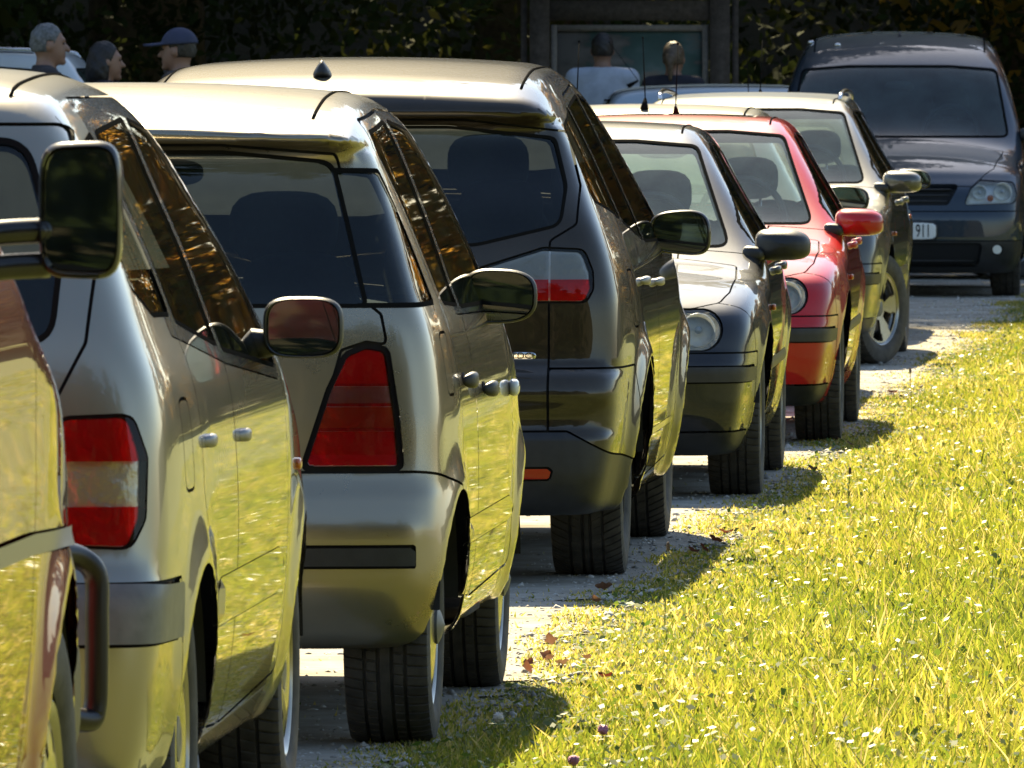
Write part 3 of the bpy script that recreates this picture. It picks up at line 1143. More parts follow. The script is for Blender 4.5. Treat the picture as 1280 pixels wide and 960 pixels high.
def pebbles(n):
    D = 24 + 60 * rng.random(n) ** 1.35
    e = edge_x(D)
    x = e + .12 - rng.exponential(.55, n)
    ok = x > e - 2.6
    D, x = D[ok], x[ok]; n = len(D)
    base = np.array([(1, 0, 0), (-1, 0, 0), (0, 1, 0), (0, -1, 0), (0, 0, 1), (0, 0, -1)], float)
    sz = .003 + .005 * rng.random(n) ** 2 + .008 * (rng.random(n) < .03)
    sh = np.stack([1 + .6 * rng.random(n), 1 + .6 * rng.random(n), .55 + .35 * rng.random(n)], 1) * sz[:, None]
    V = base[None] * sh[:, None, :] * (.7 + .6 * rng.random((n, 6, 1))) + .25 * sz[:, None, None] * rng.standard_normal((n, 6, 3))
    a = rng.random(n) * 6.28
    c, s = np.cos(a)[:, None], np.sin(a)[:, None]
    V = np.stack([V[..., 0] * c - V[..., 1] * s, V[..., 0] * s + V[..., 1] * c, V[..., 2]], -1)
    V += np.stack([x, D, .003 + sh[:, 2] * .3], 1)[:, None, :]
    f = np.array([(0, 2, 4), (2, 1, 4), (1, 3, 4), (3, 0, 4), (2, 0, 5), (1, 2, 5), (3, 1, 5), (0, 3, 5)])
    F = (f[None] + 6 * np.arange(n)[:, None, None]).reshape(-1, 3)
    o = mesh_obj("gravel", V.reshape(-1, 3), F, leaf_mat("pebble_stone", [(0, (.20, .185, .155)), (.5, (.38, .36, .32)), (1, (.56, .54, .49))], trans=0, rough=.8), smooth=True)
    set_rnd(o.data, np.repeat(rng.random(n), 6))
    tag(o, "loose pale gravel stones on the track beside the tyres", "gravel", kind="stuff")
pebbles(19000)

def grass():
    # view wedge plus a margin, denser close by
    def batch(n, dlo, dhi, pw, off_lo, off_hi):
        D = dlo + (dhi - dlo) * rng.random(n) ** pw
        e = edge_x(D)
        return D, e, e + off_lo + (off_hi - off_lo) * rng.random(n)
    parts = [batch(275000, 23.5, 84, 1.5, -.10, 1.75), batch(30000, 23.5, 84, 1.3, 1.75, 4.5), batch(15000, 23.5, 80, 1.3, -.75, .05)]
    D = np.concatenate([p[0] for p in parts]); e = np.concatenate([p[1] for p in parts]); x = np.concatenate([p[2] for p in parts])
    patch = (np.sin(x * 5.3 + D * 1.7) + np.sin(x * 2.1 - D * 3.1 + 2) + np.sin(D * .8 + x * 9)) / 3
    keep = rng.random(len(D)) < np.clip((x - e + .28) / .5 + .35 * patch, .03, 1)
    D, e, x, patch = D[keep], e[keep], x[keep], patch[keep]
    n = len(D)
    tall = np.clip((x - e) / .9, .12, 1)
    h = (.011 + .031 * tall * rng.gamma(2.2, .45, n)) * (1 + .45 * patch)
    h = np.where(rng.random(n) < .015, h * 1.7, h)
    w = (.0016 + .0024 * rng.random(n)) * (1 + .006 * D)
    a = rng.random(n) * 2 * math.pi
    bend = h * (.15 + .65 * rng.random(n))
    ba = rng.random(n) * 2 * math.pi
    dx, dy = np.cos(a) * w, np.sin(a) * w
    bx, by = np.cos(ba) * bend, np.sin(ba) * bend
    z0 = np.zeros(n)
    def P(px, py, pz): return np.stack([px, py, pz], 1)
    m = .38
    v0 = P(x, D, z0)
    v1 = P(x - dx + bx * .2, D - dy + by * .2, h * m); v3 = P(x + dx + bx * .2, D + dy + by * .2, h * m)
    v2 = P(x + bx, D + by, h * (1 - .25 * (bend / h) ** 2))
    V = np.stack([v0, v3, v2, v1], 1).reshape(-1, 3)
    F = 4 * np.arange(n)[:, None] + np.arange(4)[None]
    mat = leaf_mat("grass_blade", [(0, (.075, .115, .012)), (.42, (.175, .205, .018)), (.8, (.30, .285, .04)), (1, (.46, .38, .14))], trans=.62, rough=.32, spec=.5)
    o = mesh_obj("grass", V, F, mat, smooth=False)
    big = np.sin(x * 1.9 + D * .55) + np.sin(D * .31 - x * 2.7 + 1.0)
    rv = np.clip(.42 + .24 * rng.standard_normal(n) + .16 * patch - .10 * big, 0, 1)
    rv = np.where(rng.random(n) < np.clip(.10 + .35 * np.exp(-np.clip(x - e, 0, 9) / .15), 0, 1), .8 + .2 * rng.random(n), rv)
    set_rnd(o.data, np.repeat(rv, 4))
    tag(o, "sunlit meadow grass along the edge of the gravel", "grass", kind="stuff")
    # broad low leaves (clover, plantain) between the blades
    D, e, x = batch(16000, 23.5, 82, 1.6, .02, 1.8)
    n = len(D)
    z = .012 + .055 * rng.random(n) * np.clip((x - e) / .8, .2, 1)
    l = (.006 + .010 * rng.random(n)); w = l * (.45 + .3 * rng.random(n))
    a = rng.random(n) * 6.28; tl = .45 * rng.standard_normal(n); tw = .45 * rng.standard_normal(n)
    u = np.stack([np.cos(a) * np.cos(tl), np.sin(a) * np.cos(tl), np.sin(tl)], 1)
    v = np.stack([-np.sin(a), np.cos(a), np.sin(tw)], 1)
    c = np.stack([x, D, z], 1)
    V = np.stack([c - u * l[:, None], c - v * w[:, None], c + u * l[:, None], c + v * w[:, None]], 1).reshape(-1, 3)
    F = (4 * np.arange(n)[:, None] + np.arange(4)[None])
    o = mesh_obj("clover_leaves", V, F, leaf_mat("clover_leaf", [(0, (.06, .12, .015)), (.6, (.12, .17, .02)), (.95, (.20, .21, .04)), (1, (.34, .31, .20))], trans=.4, rough=.42, spec=.3), smooth=False)
    set_rnd(o.data, np.repeat(rng.random(n), 4))
    tag(o, "low clover and plantain leaves among the meadow grass", "ground cover", kind="stuff")
grass()

# small single plants and fallen leaves
def ground_at(px, py):
    D = 1.645 * 14000 / (py - 75)
    return (px - 640) / 14000 * D, D
M_STALK = principled("stalk_green", (.16, .19, .04), .6)
M_SEED = principled("seed_head_brown", (.09, .06, .035), .8, var=.4, var_scale=200)
M_PINK = principled("clover_pink", (.50, .20, .34), .6, var=.3, var_scale=300)
M_WHITE = principled("clover_white", (.70, .66, .62), .6, var=.2, var_scale=300)
def stalk(px, py, h, lean, kind, label):
    x, D = ground_at(px, py)
    nm = {"plantain": "plantain_stalk", "pink": "clover_flower", "white": "clover_flower"}[kind]
    e = empty(nm, (x, D, 0))
    V, F = tube(smooth_path([(0, 0, -.005), (lean * .3, .01, h * .5), (lean, .0, h)], 6), .0016 if kind == "plantain" else .0014, 6)
    mesh_obj("stem", V, F, M_STALK, e)
    if kind == "plantain":
        V, F = superbox(.011, .011, .028, 2.2, (lean, 0, h + .010), 6)
        mesh_obj("seed_head", V, F, M_SEED, e)
    else:
        V, F = superbox(.024, .024, .022, 2.0, (lean, 0, h + .006), 8)
        V = V + rng.normal(0, .0013, V.shape)
        mesh_obj("flower_head", V, F, M_PINK if kind == "pink" else M_WHITE, e)
        for k in range(3):
            a = k * 2.1 + .4
            V, F = superbox(.030, .014, .002, 2.0, (0, 0, 0), 4)
            V = V @ np.array(Matrix.Rotation(a, 3, 'Z')).T + (lean + .018 * math.cos(a), .018 * math.sin(a), h - .010)
            mesh_obj("leaf", V, F, principled("clover_green", (.10, .16, .03), .5), e)
    tag(e, label, "plant" if kind == "plantain" else "flower", "stalks and flowers in the grass")
stalk(831, 790, .235, .010, "plantain", "tall plantain stalk against the shadow of the bronze people carrier")
stalk(1023, 548, .20, .006, "plantain", "plantain stalk at the grass edge beside the red hatchback's shadow")
stalk(1140, 520, .20, -.008, "plantain", "plantain stalk standing in the far grass below the grey estate")
stalk(1060, 640, .14, .008, "plantain", "short plantain stalk in the middle of the lit meadow")
stalk(625, 938, .072, -.004, "white", "whitish clover flower in the shade beside the champagne hatchback's tyre")
stalk(752, 945, .055, .004, "pink", "pink clover flower near the lower edge of the grass")
stalk(716, 985, .055, .002, "pink", "pink clover flower at the very bottom of the picture")
M_FALLEN = leaf_mat("fallen_leaf", [(0, (.09, .028, .012)), (.5, (.11, .050, .022)), (1, (.14, .09, .045))], trans=.35)
LEAFSPOTS = [(660, 838), (684, 826), (693, 836), (708, 834), (668, 848), (880, 690), (893, 684), (760, 742), (690, 812), (1010, 596), (1060, 560), (870, 702), (742, 762), (1110, 500), (730, 842), (757, 858), (905, 676)]
_lv = None
for i, (px, py) in enumerate(LEAFSPOTS):
    x, D = ground_at(px + rng.normal(0, 4), py + rng.normal(0, 3))
    if _lv is None:
        U, W = np.meshgrid(np.linspace(-1, 1, 7), np.linspace(-1, 1, 5), indexing='ij')
        wd = (1 - np.abs(U) ** 1.8) * (1 + .25 * np.cos(U * 9))
        V = np.stack([U * .032, W * wd * .020, .008 * W ** 2 + .009 * U ** 2 + .002 * np.sin(U * 7)], -1).reshape(-1, 3)
        F = [(a * 5 + b, (a + 1) * 5 + b, (a + 1) * 5 + b + 1, a * 5 + b + 1) for a in range(6) for b in range(4)]
    o = mesh_obj("fallen_leaf", V * (.55 + .35 * rng.random()), F, M_FALLEN)
    set_rnd(o.data, np.full(len(V), rng.random()))
    o.location = (x, D, .010 + .02 * rng.random()); o.rotation_euler = (rng.normal(0, .4), rng.normal(0, .4), rng.random() * 6)
    tag(o, "reddish brown fallen leaf lying where gravel meets grass", "leaf", "fallen leaves along the gravel edge")

# ------------------------------------------------------------------ the wood behind
M_BARK = noise_ramp_mat("bark", [(.3, (.03, .024, .018)), (.7, (.085, .07, .05))], 14, dist=.04)
M_LEAF_DARK = leaf_mat("leaves_dark", [(0, (.012, .018, .006)), (.6, (.026, .036, .009)), (1, (.055, .055, .013))], trans=.15, rough=.8, spec=.05)
M_LEAF_GOLD = leaf_mat("leaves_golden", [(0, (.14, .13, .02)), (.5, (.28, .19, .025)), (1, (.40, .20, .03))], trans=.72)
def leaf_cloud(centers, radii, n, size, flat=.7):
    """leaf-sized faces spread through clumps"""
    k = rng.integers(0, len(centers), n)
    d = rng.standard_normal((n, 3)); d /= np.linalg.norm(d, axis=1)[:, None]
    r = radii[k] * (rng.random(n) ** .45)
    c = centers[k] + d * r[:, None] * (1, 1, flat)
    l = size * (.6 + .8 * rng.random(n))
    u = rng.standard_normal((n, 3)); u /= np.linalg.norm(u, axis=1)[:, None]
    v = np.cross(u, rng.standard_normal((n, 3))); v /= np.linalg.norm(v, axis=1)[:, None]
    V = np.stack([c - u * l[:, None], c - v * l[:, None] * .5, c + u * l[:, None], c + v * l[:, None] * .5], 1).reshape(-1, 3)
    F = 4 * np.arange(n)[:, None] + np.arange(4)[None]
    rv = np.repeat(np.clip(.25 + .5 * rng.random(len(centers))[k] * 1.0 + .3 * rng.standard_normal(n) * .5, 0, 1), 4)
    return V, F, rv

def make_tree(height, spread, low, mat, n_leaf, leaf=.17):
    tp = [(0, 0, -.2)]
    for k in range(1, 7):
        tp.append((rng.normal(0, .12) * k * .5, rng.normal(0, .12) * k * .5, height * .8 * k / 6))
    tp = np.array(tp)
    rad = np.linspace(.28, .04, 7) * height / 18; rad[0] *= 1.4
    parts = [tube(tp, rad, 10)]
    cen, rr = [], []
    for i in range(26):
        t = low + (1 - low) * (i + rng.random()) / 26
        z = height * .8 * t
        p0 = np.array([np.interp(z, tp[:, 2], tp[:, 0]), np.interp(z, tp[:, 2], tp[:, 1]), z])
        a = i * 2.4 + rng.random()
        ln = spread * (1.05 - .75 * ((t - low) / (1 - low)) ** 1.5) * (.75 + .4 * rng.random())
        p1 = p0 + (math.cos(a) * ln * .55, math.sin(a) * ln * .55, ln * .18)
        p2 = p0 + (math.cos(a) * ln, math.sin(a) * ln, ln * .22)
        parts.append(tube([p0, p1, p2], [.07 * height / 18, .045 * height / 18, .015], 6))
        for q, s in ((p1, .9), (p2, 1.0), ((p1 + p2) / 2, .8)):
            cen.append(q + rng.normal(0, .3, 3)); rr.append((.75 + .6 * rng.random()) * s * spread / 3.6)
    cen.append(np.array([tp[-1, 0], tp[-1, 1], height * .88])); rr.append(1.4)
    V, F = joined(*parts)
    tk = mesh_obj("trunk", V, F, M_BARK)
    V, F, rv = leaf_cloud(np.array(cen), np.array(rr), n_leaf, leaf)
    cr = mesh_obj("crown", V, F, mat, smooth=False); set_rnd(cr.data, rv)
    out = (tk.data, cr.data)
    bpy.data.objects.remove(tk); bpy.data.objects.remove(cr)
    return out
TREES = [make_tree(21, 4.2, .16, M_LEAF_DARK, 15000), make_tree(18, 3.8, .12, M_LEAF_DARK, 13000), make_tree(15, 3.6, .10, M_LEAF_GOLD, 26000, .105)]
def tree(kind, x, y, s, rz, label):
    e = empty("tree", (x, y, 0), rz)
    e.scale = (s, s, s)
    for nm, me in zip(("trunk", "crown"), TREES[kind]):
        link(bpy.data.objects.new(nm, me), e)
    tag(e, label, "tree", "trees of the wood behind the car park")
WOOD = [(0, -19, 97, 1.3), (1, -14.5, 93, 1.4), (0, -10, 94, 1.35), (0, -6.2, 90, 1.3), (0, -3.2, 96.5, 1.4), (0, .2, 98.5, 1.45), (0, 4.4, 99.5, .8), (2, 8.0, 93.5, 1.0), (2, 9.8, 95, .95), (2, 12, 97, .75), (2, 15.0, 101, .7),
        (2, 18.5, 95, .8), (1, 22.5, 99, .6), (2, 26, 94, .8), (0, 30, 98, .6), (2, 34, 102, .8), (1, -23, 93, 1.1), (1, -7.2, 76.5, .72), (0, -8.2, 82, .8), (1, -6.6, 86.5, .8), (2, 9.6, 88, .75)]  # nearer left trees are out of view, added to shade people and white car
for i, (k, x, y, s) in enumerate(WOOD):
    d = ["tall dark leafy tree", "dark bushy tree with low boughs", "golden autumn tree"][k]
    if -4 < x < 0: w = d + " in the wood between the capped person and the notice board"
    elif 3 < x < 5: w = d + " in the wood between the notice board and the slate blue van"
    elif 0 < x < 3: w = d + " in the wood right behind the notice board"
    elif x < 0: w = d + " in the wood beyond the standing people"
    else: w = d + " in the wood beyond the slate blue van"
    tree(k, x, y, s, i * 1.3, w)
def undergrowth(name, y, n, label, seed):
    xs = np.linspace(-24, 36, 62)
    cen = np.stack([xs + rng.normal(0, .4, 62), y + rng.normal(0, .8, 62), .5 + 1.0 * rng.random(62)], 1)
    cen2 = cen + np.stack([rng.normal(0, .6, 62), rng.normal(0, .5, 62), 1.1 + .8 * rng.random(62)], 1)
    C = np.concatenate([cen, cen2]); rr = np.concatenate([.9 + .4 * rng.random(62), .8 + .5 * rng.random(62)])
    V, F, rv = leaf_cloud(C, rr, n, .062, .95)
    o = mesh_obj(name, V, F, M_LEAF_DARK, smooth=False); set_rnd(o.data, rv)
    tag(o, label, "undergrowth", kind="stuff")
undergrowth("undergrowth", 93.6, 80000, "dark leafy undergrowth at the edge of the wood", 1)
undergrowth("forest_thicket", 100.5, 30000, "dark thicket deeper in the wood", 2)
# added slope: blocks the horizon sky and keeps the wood's edge in shade
xs, ys = np.meshgrid(np.linspace(-80, 90, 60), np.linspace(101, 160, 24), indexing='ij')
zz = np.clip(ys - 103, 0, 99) * 1.25 * (1 + .05 * np.sin(xs * .4)) + .5 * np.sin(xs * .9 + ys) - .6
zz[:, -1] = zz[:, -2] + 1
F = [(i * 24 + j, (i + 1) * 24 + j, (i + 1) * 24 + j + 1, i * 24 + j + 1) for i in range(59) for j in range(23)]
hl = mesh_obj("sky_block_slope", np.stack([xs, ys, np.minimum(zz, np.where(xs > 3, 30 - 28 * np.clip((xs - 3) / 5, 0, 1), 30) + .02 * ys)], -1).reshape(-1, 3), F, noise_ramp_mat("leaf_litter", [(.3, (.020, .018, .010)), (.7, (.05, .042, .020))], 1.5, dist=.3))
tag(hl, "dark slope added behind the trees to block sky and sun", "slope", kind="structure")
BEHIND = [(-34, -26), (-27, -30), (-21, -24), (-15, -29), (-9.5, -25), (-4, -31), (1.5, -27), (7, -32), (12, -26), (18, -30), (24, -25), (30, -31), (37, -27)]
for i, (x, y) in enumerate(BEHIND):
    tree(i % 2, x, y, 1.4, i * 1.7, "tall dark leafy tree behind the place the picture was taken from")
ub = bpy.data.objects.new("undergrowth", bpy.data.objects["forest_thicket"].data)
link(ub); ub.location = (-6, -122, 0); tag(ub, "dark undergrowth behind the place the picture was taken from", "undergrowth", kind="stuff")
sb = bpy.data.objects.new("sky_block_slope", hl.data)
link(sb); sb.rotation_euler = (0, 0, math.pi); sb.location = (0, 62, 0)  # unseen copy added behind the camera, closes gaps of sky in reflections
tag(sb, "unseen dark slope added behind the camera to darken reflections", "slope", kind="structure")
# ------------------------------------------------------------------ the row of parked cars
P_CHAMP = paint("champagne_paint", (0.36, 0.305, 0.215), .88, .27, .10)
P_SILVERGREY = paint("silver_beige_paint", (0.36, 0.325, 0.25), .85, .28, .12)
P_BROWN = paint("dark_bronze_paint", (0.030, 0.022, 0.012), .35, .36, .05, sheen=.10)
P_BLACKBLUE = paint("blue_black_paint", (0.010, 0.011, 0.016), .0, .40, .03, sheen=.14)
P_RED = paint("red_paint", (0.46, 0.005, 0.008), .0, .40, .02, sheen=.02)
P_SILVER = paint("steel_grey_paint", (0.085, 0.085, 0.078), .6, .34, .06, sheen=.7)
P_VAN = paint("slate_blue_paint", (0.024, 0.038, 0.056), .3, .40, .03, sheen=.2)
P_MAROON = paint("maroon_paint", (0.30, 0.026, 0.012), .0, .38, .03, sheen=.05)
P_WHITE = paint("white_paint", (0.62, 0.66, 0.70), 0.0, .45, .04)
P_PALEBLUE = paint("pale_blue_paint", (0.42, 0.48, 0.52), .5, .42, .04)
P_CREAM = paint("cream_silver_paint", (0.38, 0.35, 0.28), .7, .38, .08)
P_DARK = paint("dark_grey_paint", (0.03, 0.032, 0.036), .5, .40, .04)
M_BLACKPAINT = paint("gloss_black", (0.012, 0.012, 0.013), .0, .35, .03)
M_REDPAINTMIRROR = P_RED

def place(D, X, phi, away=True):
    return (X, D, 0.0), (-R(phi) if away else math.pi - R(phi))

# ---- dark red van nearest the camera: only its flank, mirror and nudge bar reach into the picture
def build_maroon_van():
    loc, rz = place(16.3, -1.786, 3.6)
    sp = dict(paint=P_MAROON, axles=(0.0, 2.6), arch_r=.415, tyre_r=.355, tyre_w=.225, flare=.024, zb=.32, crown=.04,
              top=[(-1.1, 1.85), (-.6, 1.92), (.6, 1.95), (1.2, 1.92), (1.55, 1.82), (2.15, 1.34), (2.4, 1.26), (3.0, 1.14), (3.3, 1.0), (3.45, .9)],
              rear=[(.3, -1.05), (.6, -1.1), (1.0, -1.08), (1.5, -1.0), (1.9, -.9)],
              front=[(.3, 3.30), (.5, 3.42), (.7, 3.44), (.9, 3.38), (1.1, 3.2)],
              side=[(.3, .82), (.5, .855), (.75, .87), (1.0, .87), (1.12, .872), (1.22, .868), (1.32, .845), (1.5, .78), (1.75, .68), (1.95, .6)],
              plan=[(-1.1, .97), (0, 1), (2.3, 1), (3.0, .96), (3.45, .90)], cf=.16, kf=.16, rim_r=.21)
    c = Car("parked_van", "dark red van with chrome side trim and tubular nudge bar", "van", loc, rz, sp, "parked vehicles in the row")
    c.panel("side_window", f_side([(.95, 1.34), (.98, 1.76), (1.35, 1.76), (2.0, 1.36)], .04), G_DARK, seal=.010, off=-.004, lr=True)
    c.panel("rear_side_window", f_side([(-.7, 1.34), (-.65, 1.76), (.82, 1.78), (.84, 1.34)], .05), G_DARK, seal=.010, off=-.004, lr=True)
    c.panel("windscreen", f_end([(-.7, 1.36), (.7, 1.36), (.6, 1.80), (-.6, 1.80)], .05, ylo=1.2, sym=False), G_WIND, seal=.015, off=-.003)
    # bright moulding along the flank
    c.panel("chrome_moulding", f_side([(-.9, .835), (-.9, .872), (2.05, .872), (2.9, .852), (2.9, .82), (2.05, .835)], .008), M_SATIN, off=.010, lr=True, gap=.0015)
    for ob in c.panel("front_door", f_side([(.9, .50), (.9, 1.85), (1.5, 1.80), (2.12, 1.32), (2.16, .95), (2.02, .48)], .04), lr=True): pass
    c.groove(lambda V: np.maximum(line_sdf([(2.62, 1.3), (2.62, .86)], V[:, 1], V[:, 2]), .5 - np.abs(V[:, 0])))
    c.panel("bonnet", f_top([(0, 2.32), (.70, 2.36), (.62, 3.25), (0, 3.42)], .04, .8))
    c.mirror(.93 + .114, 1.16, 1.412, .130, .214, M_BLACKPAINT, d=.12, e=4.5, taper=-.02, base_x=.82, arm='double')
    c.handle(1.1, .98, M_PLASTIC)
    c.wheels(.86, 'cap', 'city')
    # orange indicator at the front corner and black bumper end
    for sg in (1, -1):
        V, Fc = superbox(.05, .12, .17, 4, (sg * .795, 3.17, .73), 8)
        mesh_obj("indicator", V, Fc, M_ORANGESOLID, c.root)
        V, Fc = superbox(.10, .42, .24, 3.5, (sg * .775, 3.22, .54), 10)
        mesh_obj("bumper_corner", V, Fc, M_PLASTIC, c.root)
    path = []
    loop = [(.70, 3.30, .742), (.74, 3.48, .770), (.785, 3.58, .768), (.820, 3.62, .735), (.823, 3.62, .66), (.823, 3.62, .56), (.820, 3.62, .495), (.808, 3.60, .474), (.75, 3.50, .490), (.70, 3.40, .495)]
    for sg in (1, -1):
        V, Fc = tube(smooth_path([(x * sg, y, z) for x, y, z in loop], 6), .0215, 14)
        mesh_obj("nudge_bar", V, Fc, M_STEEL, c.root)
    c.seats(1.2, .2, .65, z_top=1.5); c.dash(1.95, 1.25)
    c.finish(1.0)

# ---- champagne people carrier
def build_scenic():
    loc, rz = place(22.2, -1.46, 3.46)
    sp = dict(paint=P_SILVERGREY, axles=(0.0, 2.58), arch_r=.335, tyre_r=.305, tyre_w=.185, flare=.016, zb=.2, crown=.05, rim_r=.19,
              top=[(-.75, 1.44), (-.45, 1.58), (-.1, 1.625), (.5, 1.642), (1.0, 1.622), (1.4, 1.555), (1.7, 1.425), (2.4, 1.04), (2.6, .99), (3.0, .91), (3.25, .78), (3.35, .68)],
              rear=[(.2, -.66), (.28, -.72), (.5, -.745), (.63, -.735), (.66, -.69), (.9, -.665), (1.06, -.64), (1.2, -.585), (1.48, -.42), (1.56, -.36), (1.62, -.3)],
              front=[(.2, 3.2), (.35, 3.33), (.55, 3.35), (.7, 3.28), (.85, 3.1)],
              side=[(.2, .76), (.32, .815), (.5, .84), (.7, .848), (.9, .84), (1.0, .825), (1.1, .79), (1.25, .735), (1.4, .67), (1.54, .61), (1.65, .55)],
              plan=[(-.75, .95), (-.3, .99), (.3, 1), (2.2, 1), (2.8, .97), (3.35, .86)], cr=.07, kst=.13, ktr=.07)
    c = Car("parked_car", "silver beige people carrier with red and clear tail lamp behind the dark red van", "car", loc, rz, sp, "parked vehicles in the row")
    c.panel("rear_window", f_end([(-.615, 1.095), (.615, 1.095), (.625, 1.25), (.545, 1.495), (-.545, 1.495), (-.625, 1.25)], [.06, .06, .1, .08, .08, .1], yhi=-.12, sym=False), G_DARK, seal=.012, off=-.004)
    c.panel("quarter_window", f_side([(-.40, 1.20), (-.27, 1.475), (.015, 1.505), (.085, 1.135), (-.2, 1.14)], .025), G_SIDE, seal=.010, off=-.004, lr=True)
    c.panel("rear_door_window", f_side([(.15, 1.12), (.085, 1.505), (.79, 1.53), (.83, 1.055)], .025), G_SIDE, seal=.010, off=-.004, lr=True)
    c.panel("front_door_window", f_side([(.90, 1.045), (.865, 1.53), (1.22, 1.505), (1.90, 1.15), (2.02, .98)], .025), G_SIDE, seal=.010, off=-.004, lr=True)
    c.panel("windscreen", f_end([(-.69, 1.02), (.69, 1.02), (.53, 1.50), (-.53, 1.50)], .05, ylo=1.1, sym=False), G_WIND, seal=.015, off=-.003)
    c.panel("window_surround", f_side([(-.02, 1.10), (.0, 1.57), (1.28, 1.57), (1.98, 1.13), (2.06, .955), (.9, 1.02)], .03), M_BLACKPAINT, gap=.002, lr=True)
    # tail lamps: red, clear, red, with a strip of orange on the inner edge
    for q in c.panel("tail_lamp", f_end([(.60, .712), (.765, .705), (.790, .76), (.792, .88), (.765, .962), (.63, .957), (.615, .83)], [.02, .03, .05, .04, .03, .02, .02], yhi=-.1), keep=True, lr=True, seal=0):
        e = empty("tail_lamp"); e.parent = c.root; c.lamp_back(q, e)
        lo, mid, hi = split(q, lambda V: V[:, 2], (.785, .872))
        c.part("lower_lens", lo.offset(.008), M_RED, e); c.part("upper_lens", hi.offset(.008), M_RED, e)
        inn, out = split(mid, lambda V: np.abs(V[:, 0]) - .642)
        c.part("indicator_lens", inn.offset(.008), M_ORANGE, e); c.part("reversing_lens", out.offset(.007), M_CLEARLENS, e)
    # bumper, with its grey rubbing band
    c.panel("rubbing_band", lambda V: np.maximum(np.maximum(np.abs(V[:, 2] - .578) - .058, V[:, 1] + .36), -1e3), M_GREYPLASTIC, off=.012)
    c.panel("rear_bumper", lambda V: np.maximum(V[:, 2] - .638, V[:, 1] + .335))
    c.panel("tailgate", f_end([(-.60, .60), (.60, .60), (.60, .95), (.675, 1.10), (.69, 1.28), (.61, 1.52), (-.61, 1.52), (-.69, 1.28), (-.675, 1.10), (-.60, .95)], .03, yhi=-.15, sym=False))
    c.panel("side_moulding", f_side([(.42, .50), (.42, .60), (1.95, .60), (1.95, .50)], .05), P_SILVERGREY, bulge=.012, lr=True, gap=.0010)
    c.panel("fuel_flap", f_side([(-.24, .80), (-.24, .98), (-.08, .98), (-.08, .80)], .035), lr=True)
    c.panel("rear_door", f_side([(.36, .30), (.10, .78), (.10, 1.54), (.845, 1.555), (.86, .28)], [.04, .12, .04, .02, .04]), lr=True)
    c.panel("front_door", f_side([(.865, .28), (.85, 1.555), (1.25, 1.53), (2.0, 1.1), (2.13, .95), (2.13, .32)], .03), lr=True)
    c.panel("front_bumper", lambda V: np.maximum(V[:, 2] - .56, 2.93 - V[:, 1]))
    c.panel("bonnet", f_top([(0, 2.45), (.62, 2.5), (.60, 3.1), (0, 3.26)], .04, .6))
    c.roof_strip(.50, -.30, 1.30, 1.3)
    c.groove(lambda V: np.maximum(np.abs(V[:, 1] + .30) - .0, 1.45 - V[:, 2]), .006)
    c.headlamp([(.36, .62), (.72, .64), (.74, .76), (.42, .74)], .03, ylo=2.7, bowls=((.6, .69, .05),))
    c.handle(.22, .885, M_SATIN, w=.11, h=.028, proud=.018); c.handle(1.02, .87, M_SATIN, w=.11, h=.028, proud=.018)
    c.mirror(.912, 1.72, 1.075, .172, .132, M_PLASTIC, d=.11, e=3.4, base_x=.78)
    for sg in (1, -1):
        V, Fc = superbox(.02, .06, .028, 3, (sg * .845, 2.42, .76), 6)
        mesh_obj("side_indicator", V, Fc, M_ORANGESOLID, c.root)
    c.wheels(.815, 'cap', 'city')
    V, Fc = tube([(-.02, -.25, 1.60), (-.02, -.29, 1.72)], [.012, .003], 8)
    mesh_obj("aerial", V, Fc, M_PLASTIC, c.root)
    c.seats(1.05, .15, .50, z_top=1.22); c.dash(1.75, 1.02)
    c.finish()

